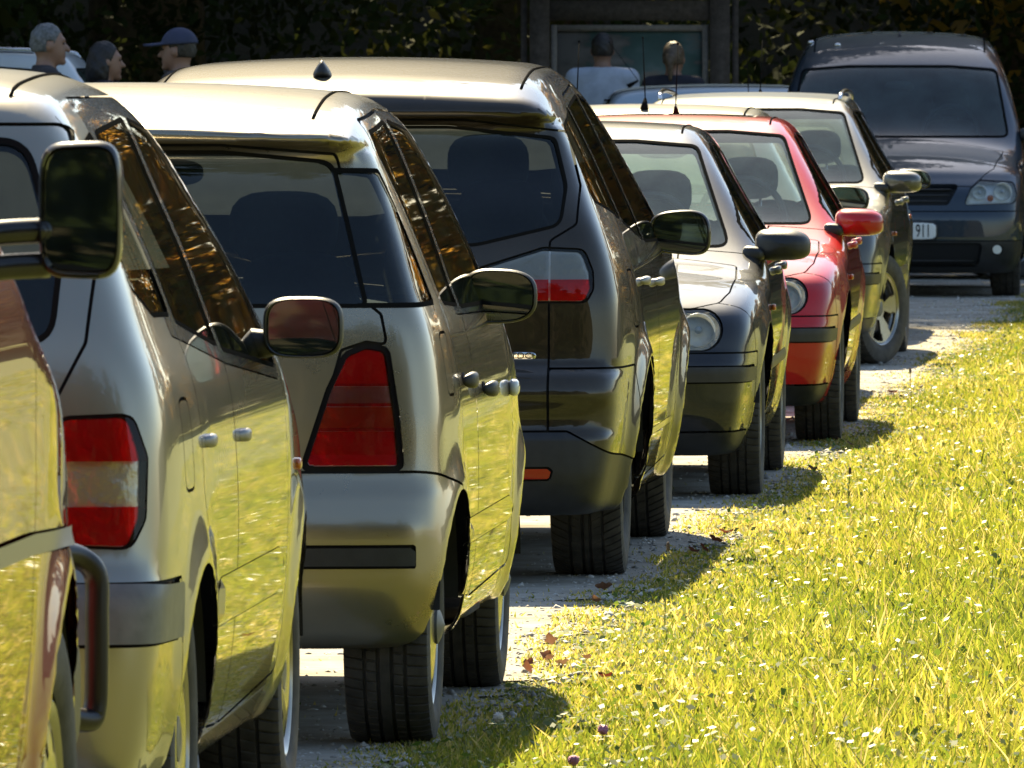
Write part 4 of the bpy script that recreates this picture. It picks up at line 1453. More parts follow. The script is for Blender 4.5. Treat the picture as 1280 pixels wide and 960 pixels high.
# ---- champagne compact car with the tall wedge-shaped tail lamps
def build_aclass():
    loc, rz = place(27.0, -.98, 3.76)
    sp = dict(paint=P_CHAMP, axles=(0.0, 2.42), arch_r=.315, tyre_r=.288, tyre_w=.205, flare=.018, zb=.24, crown=.045, rim_r=.19,
              top=[(-.32, 1.466), (-.2, 1.502), (0, 1.545), (.3, 1.578), (.6, 1.590), (.9, 1.588), (1.25, 1.558), (1.5, 1.475), (2.3, 1.02), (2.5, .96), (2.85, .87), (3.05, .76), (3.13, .66)],
              rear=[(.22, -.36), (.29, -.415), (.42, -.445), (.52, -.445), (.60, -.425), (.66, -.40), (.80, -.385), (1.0, -.36), (1.06, -.345), (1.415, -.205), (1.432, -.215), (1.445, -.270), (1.48, -.285), (1.60, -.25)], sm_rear=.007,
              front=[(.2, 3.0), (.35, 3.11), (.55, 3.13), (.7, 3.05), (.85, 2.9)],
              side=[(.2, .77), (.3, .82), (.45, .845), (.6, .852), (.75, .85), (.9, .835), (1.0, .815), (1.08, .785), (1.2, .745), (1.35, .69), (1.47, .64), (1.59, .575)],
              plan=[(-.45, .955), (-.15, .985), (.2, 1), (1.9, 1), (2.3, .995), (3.13, .86)], cr=.07, kst=.12, ktr=.035)
    c = Car("parked_car", "champagne compact hatchback with tall wedge-shaped red tail lamp and black bumper strip", "car", loc, rz, sp, "parked vehicles in the row", res=(.0235, .06, .0235))
    c.panel("rear_window", f_end([(-.662, 1.055), (.662, 1.055), (.568, 1.405), (.30, 1.430), (-.30, 1.430), (-.568, 1.405)], [.02, .02, .05, .2, .2, .05], yhi=.05, sym=False), G_DARK, seal=.010, off=-.003)
    _q = f_side([(-.6, 1.055), (.06, 1.055), (-.10, 1.385), (-.6, 1.40)], [.01, .02, .02, .01], xmin=.5)
    c.panel("quarter_window", lambda V: np.maximum(_q(V), .640 - .271 * (V[:, 2] - 1.055) - np.abs(V[:, 0])), G_DARK, seal=.012, off=-.003, lr=True)
    c.panel("rear_door_window", f_side([(.29, 1.05), (.0, 1.42), (.07, 1.475), (.62, 1.50), (.69, 1.035)], .02), G_SIDE, seal=.010, off=-.004, lr=True)
    c.panel("front_door_window", f_side([(.77, 1.03), (.71, 1.50), (1.18, 1.475), (1.80, 1.17), (1.98, 1.02)], .02), G_SIDE, seal=.010, off=-.004, lr=True)
    c.panel("windscreen", f_end([(-.68, 1.02), (.68, 1.02), (.53, 1.44), (-.53, 1.44)], .05, ylo=1.0, sym=False), G_WIND, seal=.015, off=-.003)
    c.panel("window_surround", f_side([(.55, 1.02), (.55, 1.525), (1.22, 1.515), (1.84, 1.19), (2.02, 1.0)], .03), M_BLACKPAINT, gap=.002, lr=True)
    lampf = f_end([(.508, .674), (.742, .674), (.730, .80), (.705, .958), (.655, .966), (.607, .945), (.568, .86)], [.012, .015, .0, .02, .03, .03, .0], yhi=.0)
    for q in c.panel("tail_lamp", lampf, keep=True, lr=True, gap=.007):
        e = empty("tail_lamp"); e.parent = c.root; c.lamp_back(q, e)
        pcs = split(q, lambda V: V[:, 2], (.706, .762, .770, .820, .828, .868, .874))
        for nm, pc, mt, of in (("reflector_lens", pcs[0], M_PINKRED, .010), ("brake_lens", pcs[1], M_RED, .010), ("lens_rib", pcs[2], M_DARKRED, .016), ("indicator_lens", pcs[3], M_AMBERRED, .009),
                               ("lens_rib", pcs[4], M_DARKRED, .016), ("reversing_lens", pcs[5], M_GREYLENS, .009), ("lens_rib", pcs[6], M_DARKRED, .016), ("tail_lens", pcs[7], M_RED, .010)):
            c.part(nm, pc.offset(of), mt, e)
    c.panel("bumper_strip", lambda V: np.maximum(np.maximum(np.abs(V[:, 2] - .466) - .025, V[:, 1] + .30), np.abs(V[:, 0]) - .775), M_PLASTIC, off=.016)
    c.panel("rear_bumper", lambda V: np.maximum(np.maximum(V[:, 2] - .666 + .10 * np.clip(V[:, 1] + .33, 0, 1) ** 1.0 * 1.3, V[:, 1] + .0), -1e3))
    c.panel("tailgate", f_end([(-.50, .60), (.50, .60), (.597, .955), (.655, .975), (.705, .968), (.69, 1.04), (.665, 1.06), (.572, 1.42), (.30, 1.442), (-.30, 1.442), (-.572, 1.42), (-.665, 1.06), (-.69, 1.04), (-.705, .968), (-.655, .975), (-.597, .955)], .012, yhi=.05, sym=False))
    c.groove(lambda V: np.maximum(np.abs(V[:, 1] + .02), 1.44 - V[:, 2]), .007, .004)
    c.roof_strip(.51, -.10, 1.15, 1.3)
    c.panel("side_moulding", f_side([(.34, .46), (.34, .525), (1.93, .525), (1.93, .46)], .025), P_CHAMP, bulge=.014, lr=True, gap=.0010)
    c.panel("fuel_flap", f_side([(-.07, .84), (-.07, .99), (.08, .99), (.08, .84)], .03), lr=True)
    c.panel("rear_door", f_side([(.36, .34), (.20, .68), (.24, 1.0), (-.03, 1.42), (.06, 1.50), (.695, 1.525), (.735, .32)], [.04, .10, .04, .04, .04, .02, .04]), lr=True)
    c.panel("front_door", f_side([(.74, .32), (.70, 1.525), (1.2, 1.50), (1.82, 1.20), (2.02, 1.0), (2.03, .34)], .03), lr=True)
    c.panel("front_bumper", lambda V: np.maximum(V[:, 2] - .52, 2.76 - V[:, 1]))
    c.panel("bonnet", f_top([(0, 2.35), (.62, 2.40), (.58, 2.9), (0, 3.06)], .04, .6))
    c.headlamp([(.38, .58), (.70, .60), (.71, .72), (.44, .70)], .03, ylo=2.4, bowls=((.58, .65, .045),))
    c.handle(.36, .865, M_PLASTIC, w=.15, h=.04, proud=.036); c.handle(1.02, .825, M_PLASTIC, w=.15, h=.04, proud=.036)
    c.mirror(.85, 1.52, 1.045, .192, .140, M_PLASTIC, d=.12, e=2.9, taper=.06, base_x=.76)
    for sg in (1, -1):
        V, Fc = superbox(.03, .07, .045, 2.5, (sg * .858, 1.97, .80), 8)
        mesh_obj("side_indicator", V, Fc, M_BULB, c.root)
    c.wheels(.80, 'disc', 'touring')
    V, Fc = superbox(1.62, .9, .05, 6, (0, 1.2, .27), 8)
    mesh_obj("sill_underside", V, Fc, M_UNDER, c.root)
    c.seats(1.0, .22, .55, z_top=1.30, h_head=.18, n_rear=3); c.dash(1.55, 1.05)
    V, Fc = superbox(.22, .03, .07, 3, (0.0, 1.36, 1.36), 8)
    mesh_obj("rear_view_mirror", V, Fc, M_PLASTIC, c.root)
    c.finish()

# ---- dark people carrier
def build_smax():
    loc, rz = place(35.8, -.515, 3.5)
    sp = dict(paint=P_BROWN, axles=(0.0, 2.85), arch_r=.365, tyre_r=.328, tyre_w=.228, flare=.03, zb=.22, crown=.038, rim_r=.222,
              top=[(-.68, 1.525), (-.3, 1.60), (.3, 1.648), (.9, 1.655), (1.35, 1.635), (1.7, 1.56), (2.7, 1.12), (2.95, 1.02), (3.3, .95), (3.65, .82), (3.8, .7)],
              rear=[(.2, -.84), (.27, -.90), (.36, -.925), (.47, -.92), (.50, -.90), (.54, -.90), (.60, -.915), (.655, -.895), (.70, -.845), (.90, -.83), (1.03, -.80), (1.12, -.765), (1.43, -.565), (1.446, -.575), (1.458, -.640), (1.475, -.642), (1.54, -.60), (1.62, -.56)], sm_rear=.007,
              front=[(.2, 3.66), (.35, 3.79), (.55, 3.81), (.75, 3.72), (.9, 3.55)],
              side=[(.2, .85), (.3, .89), (.5, .925), (.72, .935), (.88, .925), (1.0, .90), (1.1, .865), (1.2, .822), (1.35, .755), (1.5, .68), (1.6, .625), (1.67, .58)],
              plan=[(-.95, .925), (-.5, .975), (0, 1), (2.6, 1), (3.2, .965), (3.8, .84)], cr=.09, kst=.13, ktr=.035)
    c = Car("parked_car", "dark bronze people carrier with black roof fin and red reflector in its low bumper", "car", loc, rz, sp, "parked vehicles in the row", res=(.0235, .06, .0235))
    c.panel("rear_window", f_end([(-.45, 1.062), (.45, 1.062), (.715, 1.125), (.728, 1.25), (.685, 1.405), (.35, 1.440), (-.35, 1.440), (-.685, 1.405), (-.728, 1.25), (-.715, 1.125)], [.2, .2, .05, .1, .03, .2, .2, .03, .1, .05], yhi=-.3, sym=False), G_DARK, seal=.010, off=-.003)
    c.panel("quarter_window", f_side([(-.50, 1.20), (-.36, 1.44), (.18, 1.50), (.22, 1.13)], .04), G_DARK, seal=.010, off=-.004, lr=True)
    c.panel("rear_door_window", f_side([(.29, 1.12), (.25, 1.50), (1.02, 1.535), (1.06, 1.05)], .03), G_DARK, seal=.010, off=-.004, lr=True)
    c.panel("front_door_window", f_side([(1.13, 1.045), (1.09, 1.535), (1.5, 1.515), (2.15, 1.22), (2.40, 1.03)], .03), G_SIDE, seal=.010, off=-.004, lr=True)
    c.panel("windscreen", f_end([(-.76, 1.06), (.76, 1.06), (.60, 1.54), (-.60, 1.54)], .05, ylo=1.3, sym=False), G_WIND, seal=.015, off=-.003)
    lampf = f_end([(.43, .985), (.50, .965), (.50, .890), (.795, .888), (.815, .93), (.812, .985), (.785, 1.052), (.66, 1.058)], [.01, .01, .01, .03, .02, .0, .03, .03], yhi=-.3)
    for q in c.panel("tail_lamp", lampf, keep=True, lr=True, gap=.004):
        e = empty("tail_lamp"); e.parent = c.root; c.lamp_back(q, e)
        lo, hi = split(q, lambda V: V[:, 2] - .958 )
        for s_, nm, mt in ((lo, "red_lens", M_RED), (hi, "clear_lens", M_SMOKECLEAR)):
            a, _, b = split(s_, lambda V: np.abs(V[:, 0]) - .679, (-.003, .003))
            c.part(nm, a.offset(.006), mt, e); c.part(nm, b.offset(.006), mt, e)
    # low black bumper with its reflectors
    c.panel("reflector", f_end([(.585, .336), (.685, .336), (.697, .374), (.578, .374)], .008, yhi=-.5), M_REDSOLID, off=.003, lr=True)
    c.panel("lower_bumper", lambda V: np.maximum(V[:, 2] - .487 + .10 * np.clip(np.abs(V[:, 0]) - .74, 0, 1) * 5.5 * (V[:, 1] < 0), V[:, 1] + .34), M_PLASTIC)
    c.panel("rear_bumper", lambda V: np.maximum(np.maximum(V[:, 2] - .682, V[:, 1] + .32), .68 - np.abs(V[:, 0])), lr=True)
    c.panel("tailgate", f_end([(-.679, .40), (.679, .40), (.679, 1.08), (.76, 1.13), (.765, 1.25), (.715, 1.42), (.4, 1.458), (-.4, 1.458), (-.715, 1.42), (-.765, 1.25), (-.76, 1.13), (-.679, 1.08)], .02, yhi=-.3, sym=False))
    c.panel("high_brake_lamp", f_end([(-.15, 1.472), (.15, 1.472), (.15, 1.498), (-.15, 1.498)], .006, yhi=-.3, sym=False), M_REDSOLID, off=.003)
    c.groove(lambda V: np.maximum(np.abs(V[:, 1] + .42), 1.47 - V[:, 2]), .007)
    c.roof_strip(.57, -.42, 1.40, 1.3)
    c.panel("fuel_flap", f_side([(-.30, .80), (-.30, .98), (-.12, .98), (-.12, .80)], .05), lr=True)
    c.panel("side_moulding", f_side([(.55, .415), (.55, .44), (2.3, .44), (2.3, .415)], .01), M_CHROME, bulge=.006, lr=True, gap=.0010)
    c.panel("rear_door", f_side([(.42, .30), (.20, .80), (.24, 1.53), (1.08, 1.565), (1.10, .28)], [.04, .12, .04, .02, .03]), lr=True)
    c.panel("front_door", f_side([(1.105, .28), (1.085, 1.565), (1.55, 1.54), (2.2, 1.24), (2.45, 1.0), (2.38, .30)], .03), lr=True)
    c.panel("front_bumper", lambda V: np.maximum(V[:, 2] - .62, 3.33 - V[:, 1]))
    c.panel("bonnet", f_top([(0, 2.8), (.72, 2.85), (.66, 3.5), (0, 3.72)], .04, .6))
    c.headlamp([(.46, .70), (.78, .74), (.80, .86), (.52, .80)], .03, ylo=2.9, bowls=((.66, .78, .045),))
    c.handle(.36, .935, M_SATIN, w=.17, h=.028, proud=.026); c.handle(1.22, .915, M_SATIN, w=.17, h=.028, proud=.026)
    c.mirror(.962, 2.0, 1.065, .206, .150, M_BLACKPAINT, d=.14, e=3.6, taper=-.12, base_x=.84, drop=.12)
    c.wheels(.882, 'seven', 'vee')
    # fin aerial on the roof
    def fin(P):
        k = (P[:, 2] + .03) / .06
        P = P.copy(); P[:, 0] *= 1.1 - .95 * k; P[:, 1] = P[:, 1] * (1.1 - .7 * k) - .02 * k
        return P
    V, Fc = superbox(.072, .13, .06, 2.6, (-.065, -.33, 1.615), 8, fin)
    mesh_obj("roof_fin", V, Fc, M_PLASTIC, c.root)
    bd = mesh_obj("model_badge", *superbox(.084, .006, .024, 4, (.602, -.872, .723), 6), M_CHROME, c.root)
    text_obj("lettering", "TDCi", .028, M_GAP, bd, (.602, -.8758, .723), (R(90), 0, 0), xscale=1.15)
    V, Fc = tube(smooth_path([(.25, -.66, 1.10), (.1, -.70, 1.115), (-.35, -.68, 1.13)], 8), .008, 8)
    mesh_obj("wiper", V, Fc, M_PLASTIC, c.root)
    V, Fc = lathe([(-.84, .03), (-.70, .03), (-.70, .026), (-.84, .026)], 20, 'y')
    mesh_obj("exhaust_pipe", V + (.45, 0, .24), Fc, M_CHROME, c.root)
    c.seats(1.45, .5, .58, z_top=1.38, h_head=.20, n_rear=3); c.dash(2.1, 1.08)
    c.finish()

# ---- two hatchbacks of one shape, and an estate on the same front
def golf_spec(pt, dz=0.0, estate=False):
    top = [(-.72, 1.15), (-.5, 1.315), (-.2, 1.385), (.4, 1.405), (.85, 1.40), (1.1, 1.358), (1.25, 1.30), (1.95, .93), (2.12, .885), (2.6, .855), (3.0, .795), (3.2, .74), (3.32, .68)]
    rear = [(.16, -.66), (.4, -.75), (.55, -.745), (.7, -.70), (.9, -.66), (1.15, -.53), (1.33, -.42), (1.42, -.36)]
    if estate:
        top = [(-1.0, 1.32), (-.7, 1.385), (-.2, 1.42)] + top[3:]
        rear = [(.16, -.9), (.4, -1.0), (.7, -.97), (.95, -.92), (1.3, -.70), (1.42, -.6)]
    side = [(.16, .77), (.28, .82), (.45, .85), (.62, .865), (.75, .855), (.86, .835), (.94, .795), (1.1, .70), (1.25, .615), (1.35, .56), (1.43, .52)]
    k = lambda z: z + dz * min(1, max(0, (z - .55) / .35))
    top = [(y, k(z)) for y, z in top]; side = [(k(z), w) for z, w in side]; rear = [(k(z), y) for z, y in rear]
    return dict(paint=pt, axles=(0.0, 2.51), arch_r=.335, tyre_r=.308, tyre_w=.197, flare=.014, zb=.17, crown=.04, rim_r=.195, top=top, rear=rear, side=side,
                front=[(.17, 3.20), (.25, 3.30), (.34, 3.34), (.42, 3.345), (.515, 3.35), (.54, 3.325), (.62, 3.30), (.72, 3.25), (.78, 3.17)],
                plan=[(-1.0, .92), (-.7, .94), (-.2, .985), (.3, 1), (2.2, 1), (2.7, .985), (3.35, .90)], cf=.15, kf=.13, cr=.08, kst=.115), k

def build_golf(name, label, pt, D, X, phi, mirror_mat, dz=0.0, estate=False, sunroof=False, away=False, lower=None, wheel='cap', steer=0.0, res=(.026, .065, .026), xo=.84, lip=True):
    loc, rz = place(D, X, phi, away)
    sp, k = golf_spec(pt, dz, estate)
    c = Car(name, label, "car", loc, rz, sp, "parked vehicles in the row", res=res)
    rw_hi = k(1.33)
    c.panel("windscreen", f_end([(-.70, k(.925)), (.70, k(.925)), (.545, k(1.315)), (.3, k(1.335)), (-.3, k(1.335)), (-.545, k(1.315))], [.04, .04, .05, .2, .2, .05], ylo=.9, sym=False), G_WIND, seal=.010, off=-.003)
    c.panel("rear_window", f_end([(-.60, k(.98)), (.60, k(.98)), (.50, k(1.29)), (-.50, k(1.29))], .06, yhi=-.1, sym=False), G_WIND, seal=.010, off=-.003)
    if estate:
        c.panel("quarter_window", f_side([(-.72, k(.99)), (-.60, k(1.27)), (.06, k(1.32)), (.10, k(.965))], .04), G_SIDE, seal=.010, off=-.004, lr=True)
    c.panel("rear_door_window", f_side([(.18, k(.965)), (.12 if estate else -.02, k(1.27)), (.18, k(1.315)), (.66, k(1.325)), (.70, k(.945))], .03), G_SIDE, seal=.010, off=-.004, lr=True)
    c.panel("front_door_window", f_side([(.78, k(.94)), (.74, k(1.325)), (1.02, k(1.30)), (1.66, k(1.02)), (1.78, k(.925))], .03), G_SIDE, seal=.010, off=-.004, lr=True)
    c.headlamp([(.45, .568)] + arc_pts(.637, .640, .076, -85, 85, 11) + [(.46, .715), (.43, .64)], [.02] + [0] * 11 + [.02, .03], ylo=2.9,
               bowls=((.625, .64, .062), (.49, .645, .05)), indicator=None)
    # bumper with rubbing strip, lower half, grilles
    c.panel("bumper_strip", lambda V: np.maximum(np.maximum(np.abs(V[:, 2] - .475) - .030, 2.93 - V[:, 1]), .30 - np.abs(V[:, 0])), M_PLASTIC, off=.012, lr=True)
    c.panel("grille", f_end([(-.36, .60), (.36, .60), (.40, .70), (-.40, .70)], .02, ylo=3.0, sym=False), M_PLASTIC, off=-.012)
    c.panel("lower_grille", f_end([(-.26, .24), (.26, .24), (.29, .36), (-.29, .36)], .02, ylo=3.0, sym=False), M_GAP, off=-.02)
    for ob in c.panel("side_vent", f_end([(.34, .27), (.53, .27), (.565, .33), (.53, .365), (.34, .365)], .025, ylo=3.0), M_GAP, off=-.03, lr=True):
        sg = 1 if np.mean([v.co.x for v in ob.data.vertices]) > 0 else -1
        for zz in (.29, .317, .344):
            mesh_obj("vent_slat", *superbox(.20, .03, .008, 4, (sg * .44, 3.285, zz), 4), M_PLASTIC, ob)
    if lip:
        c.panel("front_lip", lambda V: np.maximum(V[:, 2] - .262, 2.90 - V[:, 1]), M_PLASTIC, off=.002)
    c.panel("front_bumper", lambda V: np.maximum(V[:, 2] - .555, 2.885 - V[:, 1]))
    c.panel("rear_bumper", lambda V: np.maximum(V[:, 2] - .58, V[:, 1] + .36))
    for q in c.panel("tail_lamp", f_end([(.58, .66), (.79, .66), (.77, .86), (.62, .88)], .02, yhi=-.2), M_REDSOLID, off=.006, lr=True): pass
    c.panel("bonnet", f_top([(0, 2.00), (.725, 2.04), (.74, 2.5), (.73, 2.88), (.70, 3.05), (.60, 3.14), (0, 3.24)], [0, .02, .2, .2, .08, .08, 0], .6))
    if sunroof:
        for ob in c.panel("sunroof", f_top([(0, .32), (.40, .32), (.40, .84), (0, .86)], .05, 1.2), G_DARK, seal=.010, off=-.004, sealmat=M_PLASTIC): pass
    c.roof_strip(.475, -.40, 1.02, 1.2)
    c.panel("side_moulding", f_side([(.38, .455), (.38, .505), (2.0, .505), (2.0, .455)], .012), M_PLASTIC, bulge=.010, lr=True, gap=.0010)
    c.panel("rear_door", f_side([(.40, .28), (.13, .66), (.16, k(.935)), (.735, k(.92)), (.735, .26)], [.04, .12, .02, .01, .03]), lr=True)
    c.panel("front_door", f_side([(.745, .26), (.745, k(.92)), (1.84, k(.90)), (1.86, .28)], .02), lr=True)
    c.panel("front_wing", f_side([(1.87, .28), (1.87, k(.88)), (2.0, k(.98)), (3.1, .80), (2.93, .56), (2.88, .2), (2.0, .2)], .02, xmin=.5), lr=True)
    for sg in (1, -1):
        V, Fc = superbox(.018, .05, .025, 3, (sg * .868, 2.02, .70), 6)
        mesh_obj("side_indicator", V, Fc, M_ORANGESOLID, c.root)
    c.handle(.33, k(.83), pt, h=.034); c.handle(1.05, k(.825), pt, h=.034)
    c.mirror(.895, 1.78, k(.935), .215, .122, mirror_mat, d=.13, e=3.6, taper=.05, base_x=.76, drop=.10)
    c.wheels(xo, wheel, 'touring', steer=steer)
    V, Fc = tube([(0, -.28, k(1.385)), (0, -.20, k(1.43))], [.02, .007], 10)
    V2, F2 = tube([(0, -.20, k(1.43)), (0, -.42, k(1.72))], [.0032, .0020], 6)
    V3, F3 = superbox(.011, .011, .011, 2, (0, -.42, k(1.72)), 3)
    mesh_obj("aerial", *joined((V, Fc), (V2, F2), (V3, F3)), M_SEAL, c.root)
    for sg in (1, -1):
        V, Fc = tube(smooth_path([(sg * .05, 2.02, k(.915)), (sg * .30 + .1, 1.93, k(.945)), (sg * .3 + .33, 1.90, k(.95))], 6), .008, 6)
        mesh_obj("wiper", V, Fc, M_PLASTIC, c.root)
    if estate:
        for sg in (1, -1):
            V, Fc = tube(smooth_path([(sg * .50, .80, k(1.38)), (sg * .505, .70, k(1.415)), (sg * .51, .2, k(1.428)), (sg * .50, -.5, k(1.405)), (sg * .49, -.62, k(1.36))], 8), .012, 10)
            mesh_obj("roof_rail", V, Fc, M_CHROME, c.root)
    mesh_obj("rear_view_mirror", *superbox(.22, .03, .065, 3, (0, 1.12, k(1.24)), 8), M_PLASTIC, c.root)
    c.seats(.72, -.05, .48, z_top=k(1.19), h_head=.19, n_rear=2, rear_drop=.20); c.dash(1.45, k(.90))
    c.finish(.75)
    return c

# ---- tall slate-blue van at the far end
def build_caddy():
    loc, rz = place(80.8, 2.80, 2.2, False)
    sp = dict(paint=P_VAN, axles=(0.0, 2.68), arch_r=.345, tyre_r=.31, tyre_w=.195, flare=.015, zb=.17, crown=.055, rim_r=.195,
              top=[(-.85, 1.80), (-.3, 1.84), (.6, 1.85), (1.1, 1.83), (1.45, 1.76), (1.75, 1.63), (2.45, 1.11), (2.6, 1.055), (3.0, .97), (3.3, .86), (3.5, .76)],
              rear=[(.2, -.8), (.5, -.86), (1.1, -.84), (1.7, -.78), (1.85, -.7)],
              front=[(.16, 3.40), (.26, 3.49), (.40, 3.52), (.55, 3.515), (.62, 3.49), (.75, 3.44), (.85, 3.34)],
              side=[(.15, .80), (.28, .86), (.5, .888), (.8, .892), (1.0, .88), (1.15, .855), (1.35, .81), (1.6, .735), (1.75, .68), (1.86, .61)],
              plan=[(-.85, .97), (0, 1), (2.4, 1), (2.8, .985), (3.52, .91)], cf=.15, kf=.14, kst=.18)
    c = Car("parked_van", "tall slate blue van facing forward in the tree shade, number plate ending in 911", "van", loc, rz, sp, "parked vehicles in the row")
    c.panel("windscreen", f_end([(-.775, 1.10), (.775, 1.10), (.69, 1.585), (.35, 1.61), (-.35, 1.61), (-.69, 1.585)], [.05, .05, .06, .2, .2, .06], ylo=1.2, sym=False), G_DARK if False else glass("van_screen", (.50, .60, .60), haze=.10), seal=.016, off=-.003)  # strong teal haze imitates sky reflected in the screen
    c.panel("side_window", f_side([(.75, 1.12), (.75, 1.60), (1.25, 1.60), (1.95, 1.28), (2.15, 1.10)], .05), G_SIDE, seal=.010, off=-.004, lr=True)
    c.headlamp([(.455, .645), (.80, .655), (.822, .70), (.80, .80), (.56, .815), (.50, .76)], [.02, .04, .04, .04, .02, .03], ylo=2.8, bowls=((.72, .735, .062), (.56, .73, .048)), indicator=(.635, .69, .022))
    c.panel("grille", f_end([(-.34, .645), (.34, .645), (.42, .785), (-.42, .785)], .02, ylo=3.0, sym=False), M_GAP, off=-.03)
    g = empty("grille_bars"); g.parent = c.root
    for zz in (.67, .71, .75):
        V, Fc = superbox(.76 * (1 - (.785 - zz) * .7), .03, .014, 4, (0, 3.43 - (zz - .67) * .4, zz), 8)
        V[:, 1] -= .15 * (np.abs(V[:, 0]) / .8) ** 3
        mesh_obj("grille_bar", V, Fc, M_PLASTIC, g)
    c.panel("fog_lamp", f_end(arc_pts(.685, .335, .036, 0, 330, 12), 0, ylo=2.8), M_REFLECTOR, off=-.004, lr=True)
    c.panel("lower_grille", f_end([(-.55, .22), (.55, .22), (.58, .38), (-.58, .38)], .03, ylo=3.0, sym=False), M_GAP, off=-.02)
    for zz in (.26, .30, .34):
        V, Fc = superbox(1.08, .03, .012, 4, (0, 3.455, zz), 8)
        V[:, 1] -= .15 * (np.abs(V[:, 0]) / .8) ** 3
        mesh_obj("lower_grille_bar", V, Fc, M_PLASTIC, c.root)
    c.panel("lower_bumper", lambda V: np.maximum(V[:, 2] - .395, 2.98 - V[:, 1]), M_PLASTIC)
    c.panel("front_bumper", lambda V: np.maximum(V[:, 2] - .60, 2.97 - V[:, 1]))
    c.groove(lambda V: np.maximum(np.abs(V[:, 2] - .485), 3.1 - V[:, 1]), .012, .006)
    c.panel("bonnet", f_top([(0, 2.5), (.73, 2.55), (.66, 3.1), (.52, 3.36), (0, 3.44)], [0, .02, .04, .06, 0], .6))
    c.roof_strip(.60, -.6, 1.50, 1.5, .007)
    c.panel("front_door", f_side([(.68, .28), (.66, 1.66), (1.3, 1.64), (2.0, 1.32), (2.28, 1.05), (2.28, .30)], .03), lr=True)
    c.panel("sliding_door", f_side([(-.25, .30), (-.25, 1.62), (.64, 1.64), (.66, .28)], .03), lr=True)
    pl = mesh_obj("number_plate", *superbox(.52, .012, .114, 8, (0, 3.535, .465), 8), principled("plate_white", (.82, .81, .76), .4, coat=.3), c.root)
    text_obj("lettering", "911", .128, M_GAP, pl, (-.172, 3.5425, .463), (R(90), 0, math.pi), xscale=.55)
    mesh_obj("plate_frame", *superbox(.545, .010, .135, 9, (0, 3.530, .465), 6), M_PLASTIC, pl)
    c.handle(.85, .98, M_PLASTIC)
    c.mirror(1.0, 2.12, 1.17, .19, .17, M_PLASTIC, d=.13, e=3.5, base_x=.86)
    c.wheels(.845, 'cap', 'city')
    # roof ribs, then chrome knobs that imitate glints of light
    for sg in (1, -1):
        for x in (.22, .46):
            V, Fc = superbox(.05, 1.5, .014, 3, (sg * x, .35, 1.845 - .055 * (x / .7) ** 2.2), 8)
            mesh_obj("roof_rib", V, Fc, P_VAN, c.root)
    for x, y, z in ((.63, 1.15, 1.77), (.44, 1.42, 1.752)):
        mesh_obj("roof_glint", *superbox(.05, .05, .03, 2.5, (x, y, z), 6), M_CHROME, c.root)
    V, Fc = tube([(0, 1.25, 1.80), (0, 1.18, 1.845)], [.016, .006], 8)
    mesh_obj("aerial", V, Fc, M_PLASTIC, c.root)
    mesh_obj("rear_view_mirror", *superbox(.20, .04, .07, 3, (0, 1.85, 1.46), 8), M_PLASTIC, c.root)
    c.seats(.95, 0, .70, z_top=1.42, rear=False); c.dash(2.0, 1.10)
    c.finish(1.0)

build_maroon_van()
build_scenic()
build_aclass()
build_smax()
build_golf("parked_car", "blue-black hatchback facing forward with black mirror, parked ahead of the bronze people carrier", P_BLACKBLUE, 42.4 + 2.507, .108 + 2.51 * math.sin(R(3.2)), 3.2, M_PLASTIC)
build_golf("parked_car", "bright red hatchback with red mirror and dark sunroof facing forward", P_RED, 48.4 + 2.507, .586 + 2.51 * math.sin(R(3.4)), 3.4, P_RED, sunroof=True)
build_golf("parked_car", "cream silver car hidden between the red hatchback and the grey estate, roof and mirror showing", P_CREAM, 53.4, .645, 3.6, M_PLASTIC, dz=.03, away=True, res=(.05, .09, .05))
build_golf("parked_car", "grey estate car with roof rails and five-spoke wheels turned outward", P_SILVER, 60.6 + 2.5, 1.185 + 2.51 * math.sin(R(4.6)), 4.6, P_SILVER, dz=.045, estate=True, wheel='five', steer=R(-24), res=(.03, .07, .03))
build_golf("parked_car", "dark grey car hidden behind the grey estate, only its black mirror showing", P_DARK, 65.8, 1.40, 4.0, M_PLASTIC, dz=-.01, away=True, res=(.06, .1, .06))
build_caddy()
# ------------------------------------------------------------------ notice board, far cars, people
M_WOOD = noise_ramp_mat("weathered_wood", [(.3, (.055, .043, .035)), (.7, (.12, .098, .08))], 18, dist=.01)
def map_mat():
    m = bpy.data.materials.new("faded_map_print"); m.use_nodes = True
    nt = m.node_tree; L = nt.links.new
    b = nt.nodes["Principled BSDF"]; b.inputs["Roughness"].default_value = .6
    tc = nt.nodes.new("ShaderNodeTexCoord")
    n = nt.nodes.new("ShaderNodeTexNoise"); n.inputs["Scale"].default_value = 2.6; n.inputs["Detail"].default_value = 5
    mp = nt.nodes.new("ShaderNodeMapping"); mp.inputs["Scale"].default_value = (1, 1, 2.2)
    L(tc.outputs["Object"], mp.inputs[0]); L(mp.outputs[0], n.inputs["Vector"])
    sx = nt.nodes.new("ShaderNodeSeparateXYZ"); L(tc.outputs["Object"], sx.inputs[0])
    ad = nt.nodes.new("ShaderNodeMath"); ad.operation = 'MULTIPLY_ADD'; ad.inputs[1].default_value = .28; L(sx.outputs[0], ad.inputs[0]); L(n.outputs["Fac"], ad.inputs[2])
    r = nt.nodes.new("ShaderNodeValToRGB"); el = r.color_ramp.elements
    cols = [(.36, (.17, .15, .13)), (.44, (.11, .10, .085)), (.49, (.05, .085, .072)), (.60, (.055, .10, .085)), (.68, (.09, .13, .12)), (.76, (.16, .13, .10))]
    while len(el) < len(cols): el.new(.5)
    for e, (p, c) in zip(el, cols): e.position = p; e.color = (*c, 1)
    L(ad.outputs[0], r.inputs["Fac"]); L(r.outputs["Color"], b.inputs["Base Color"])
    return m
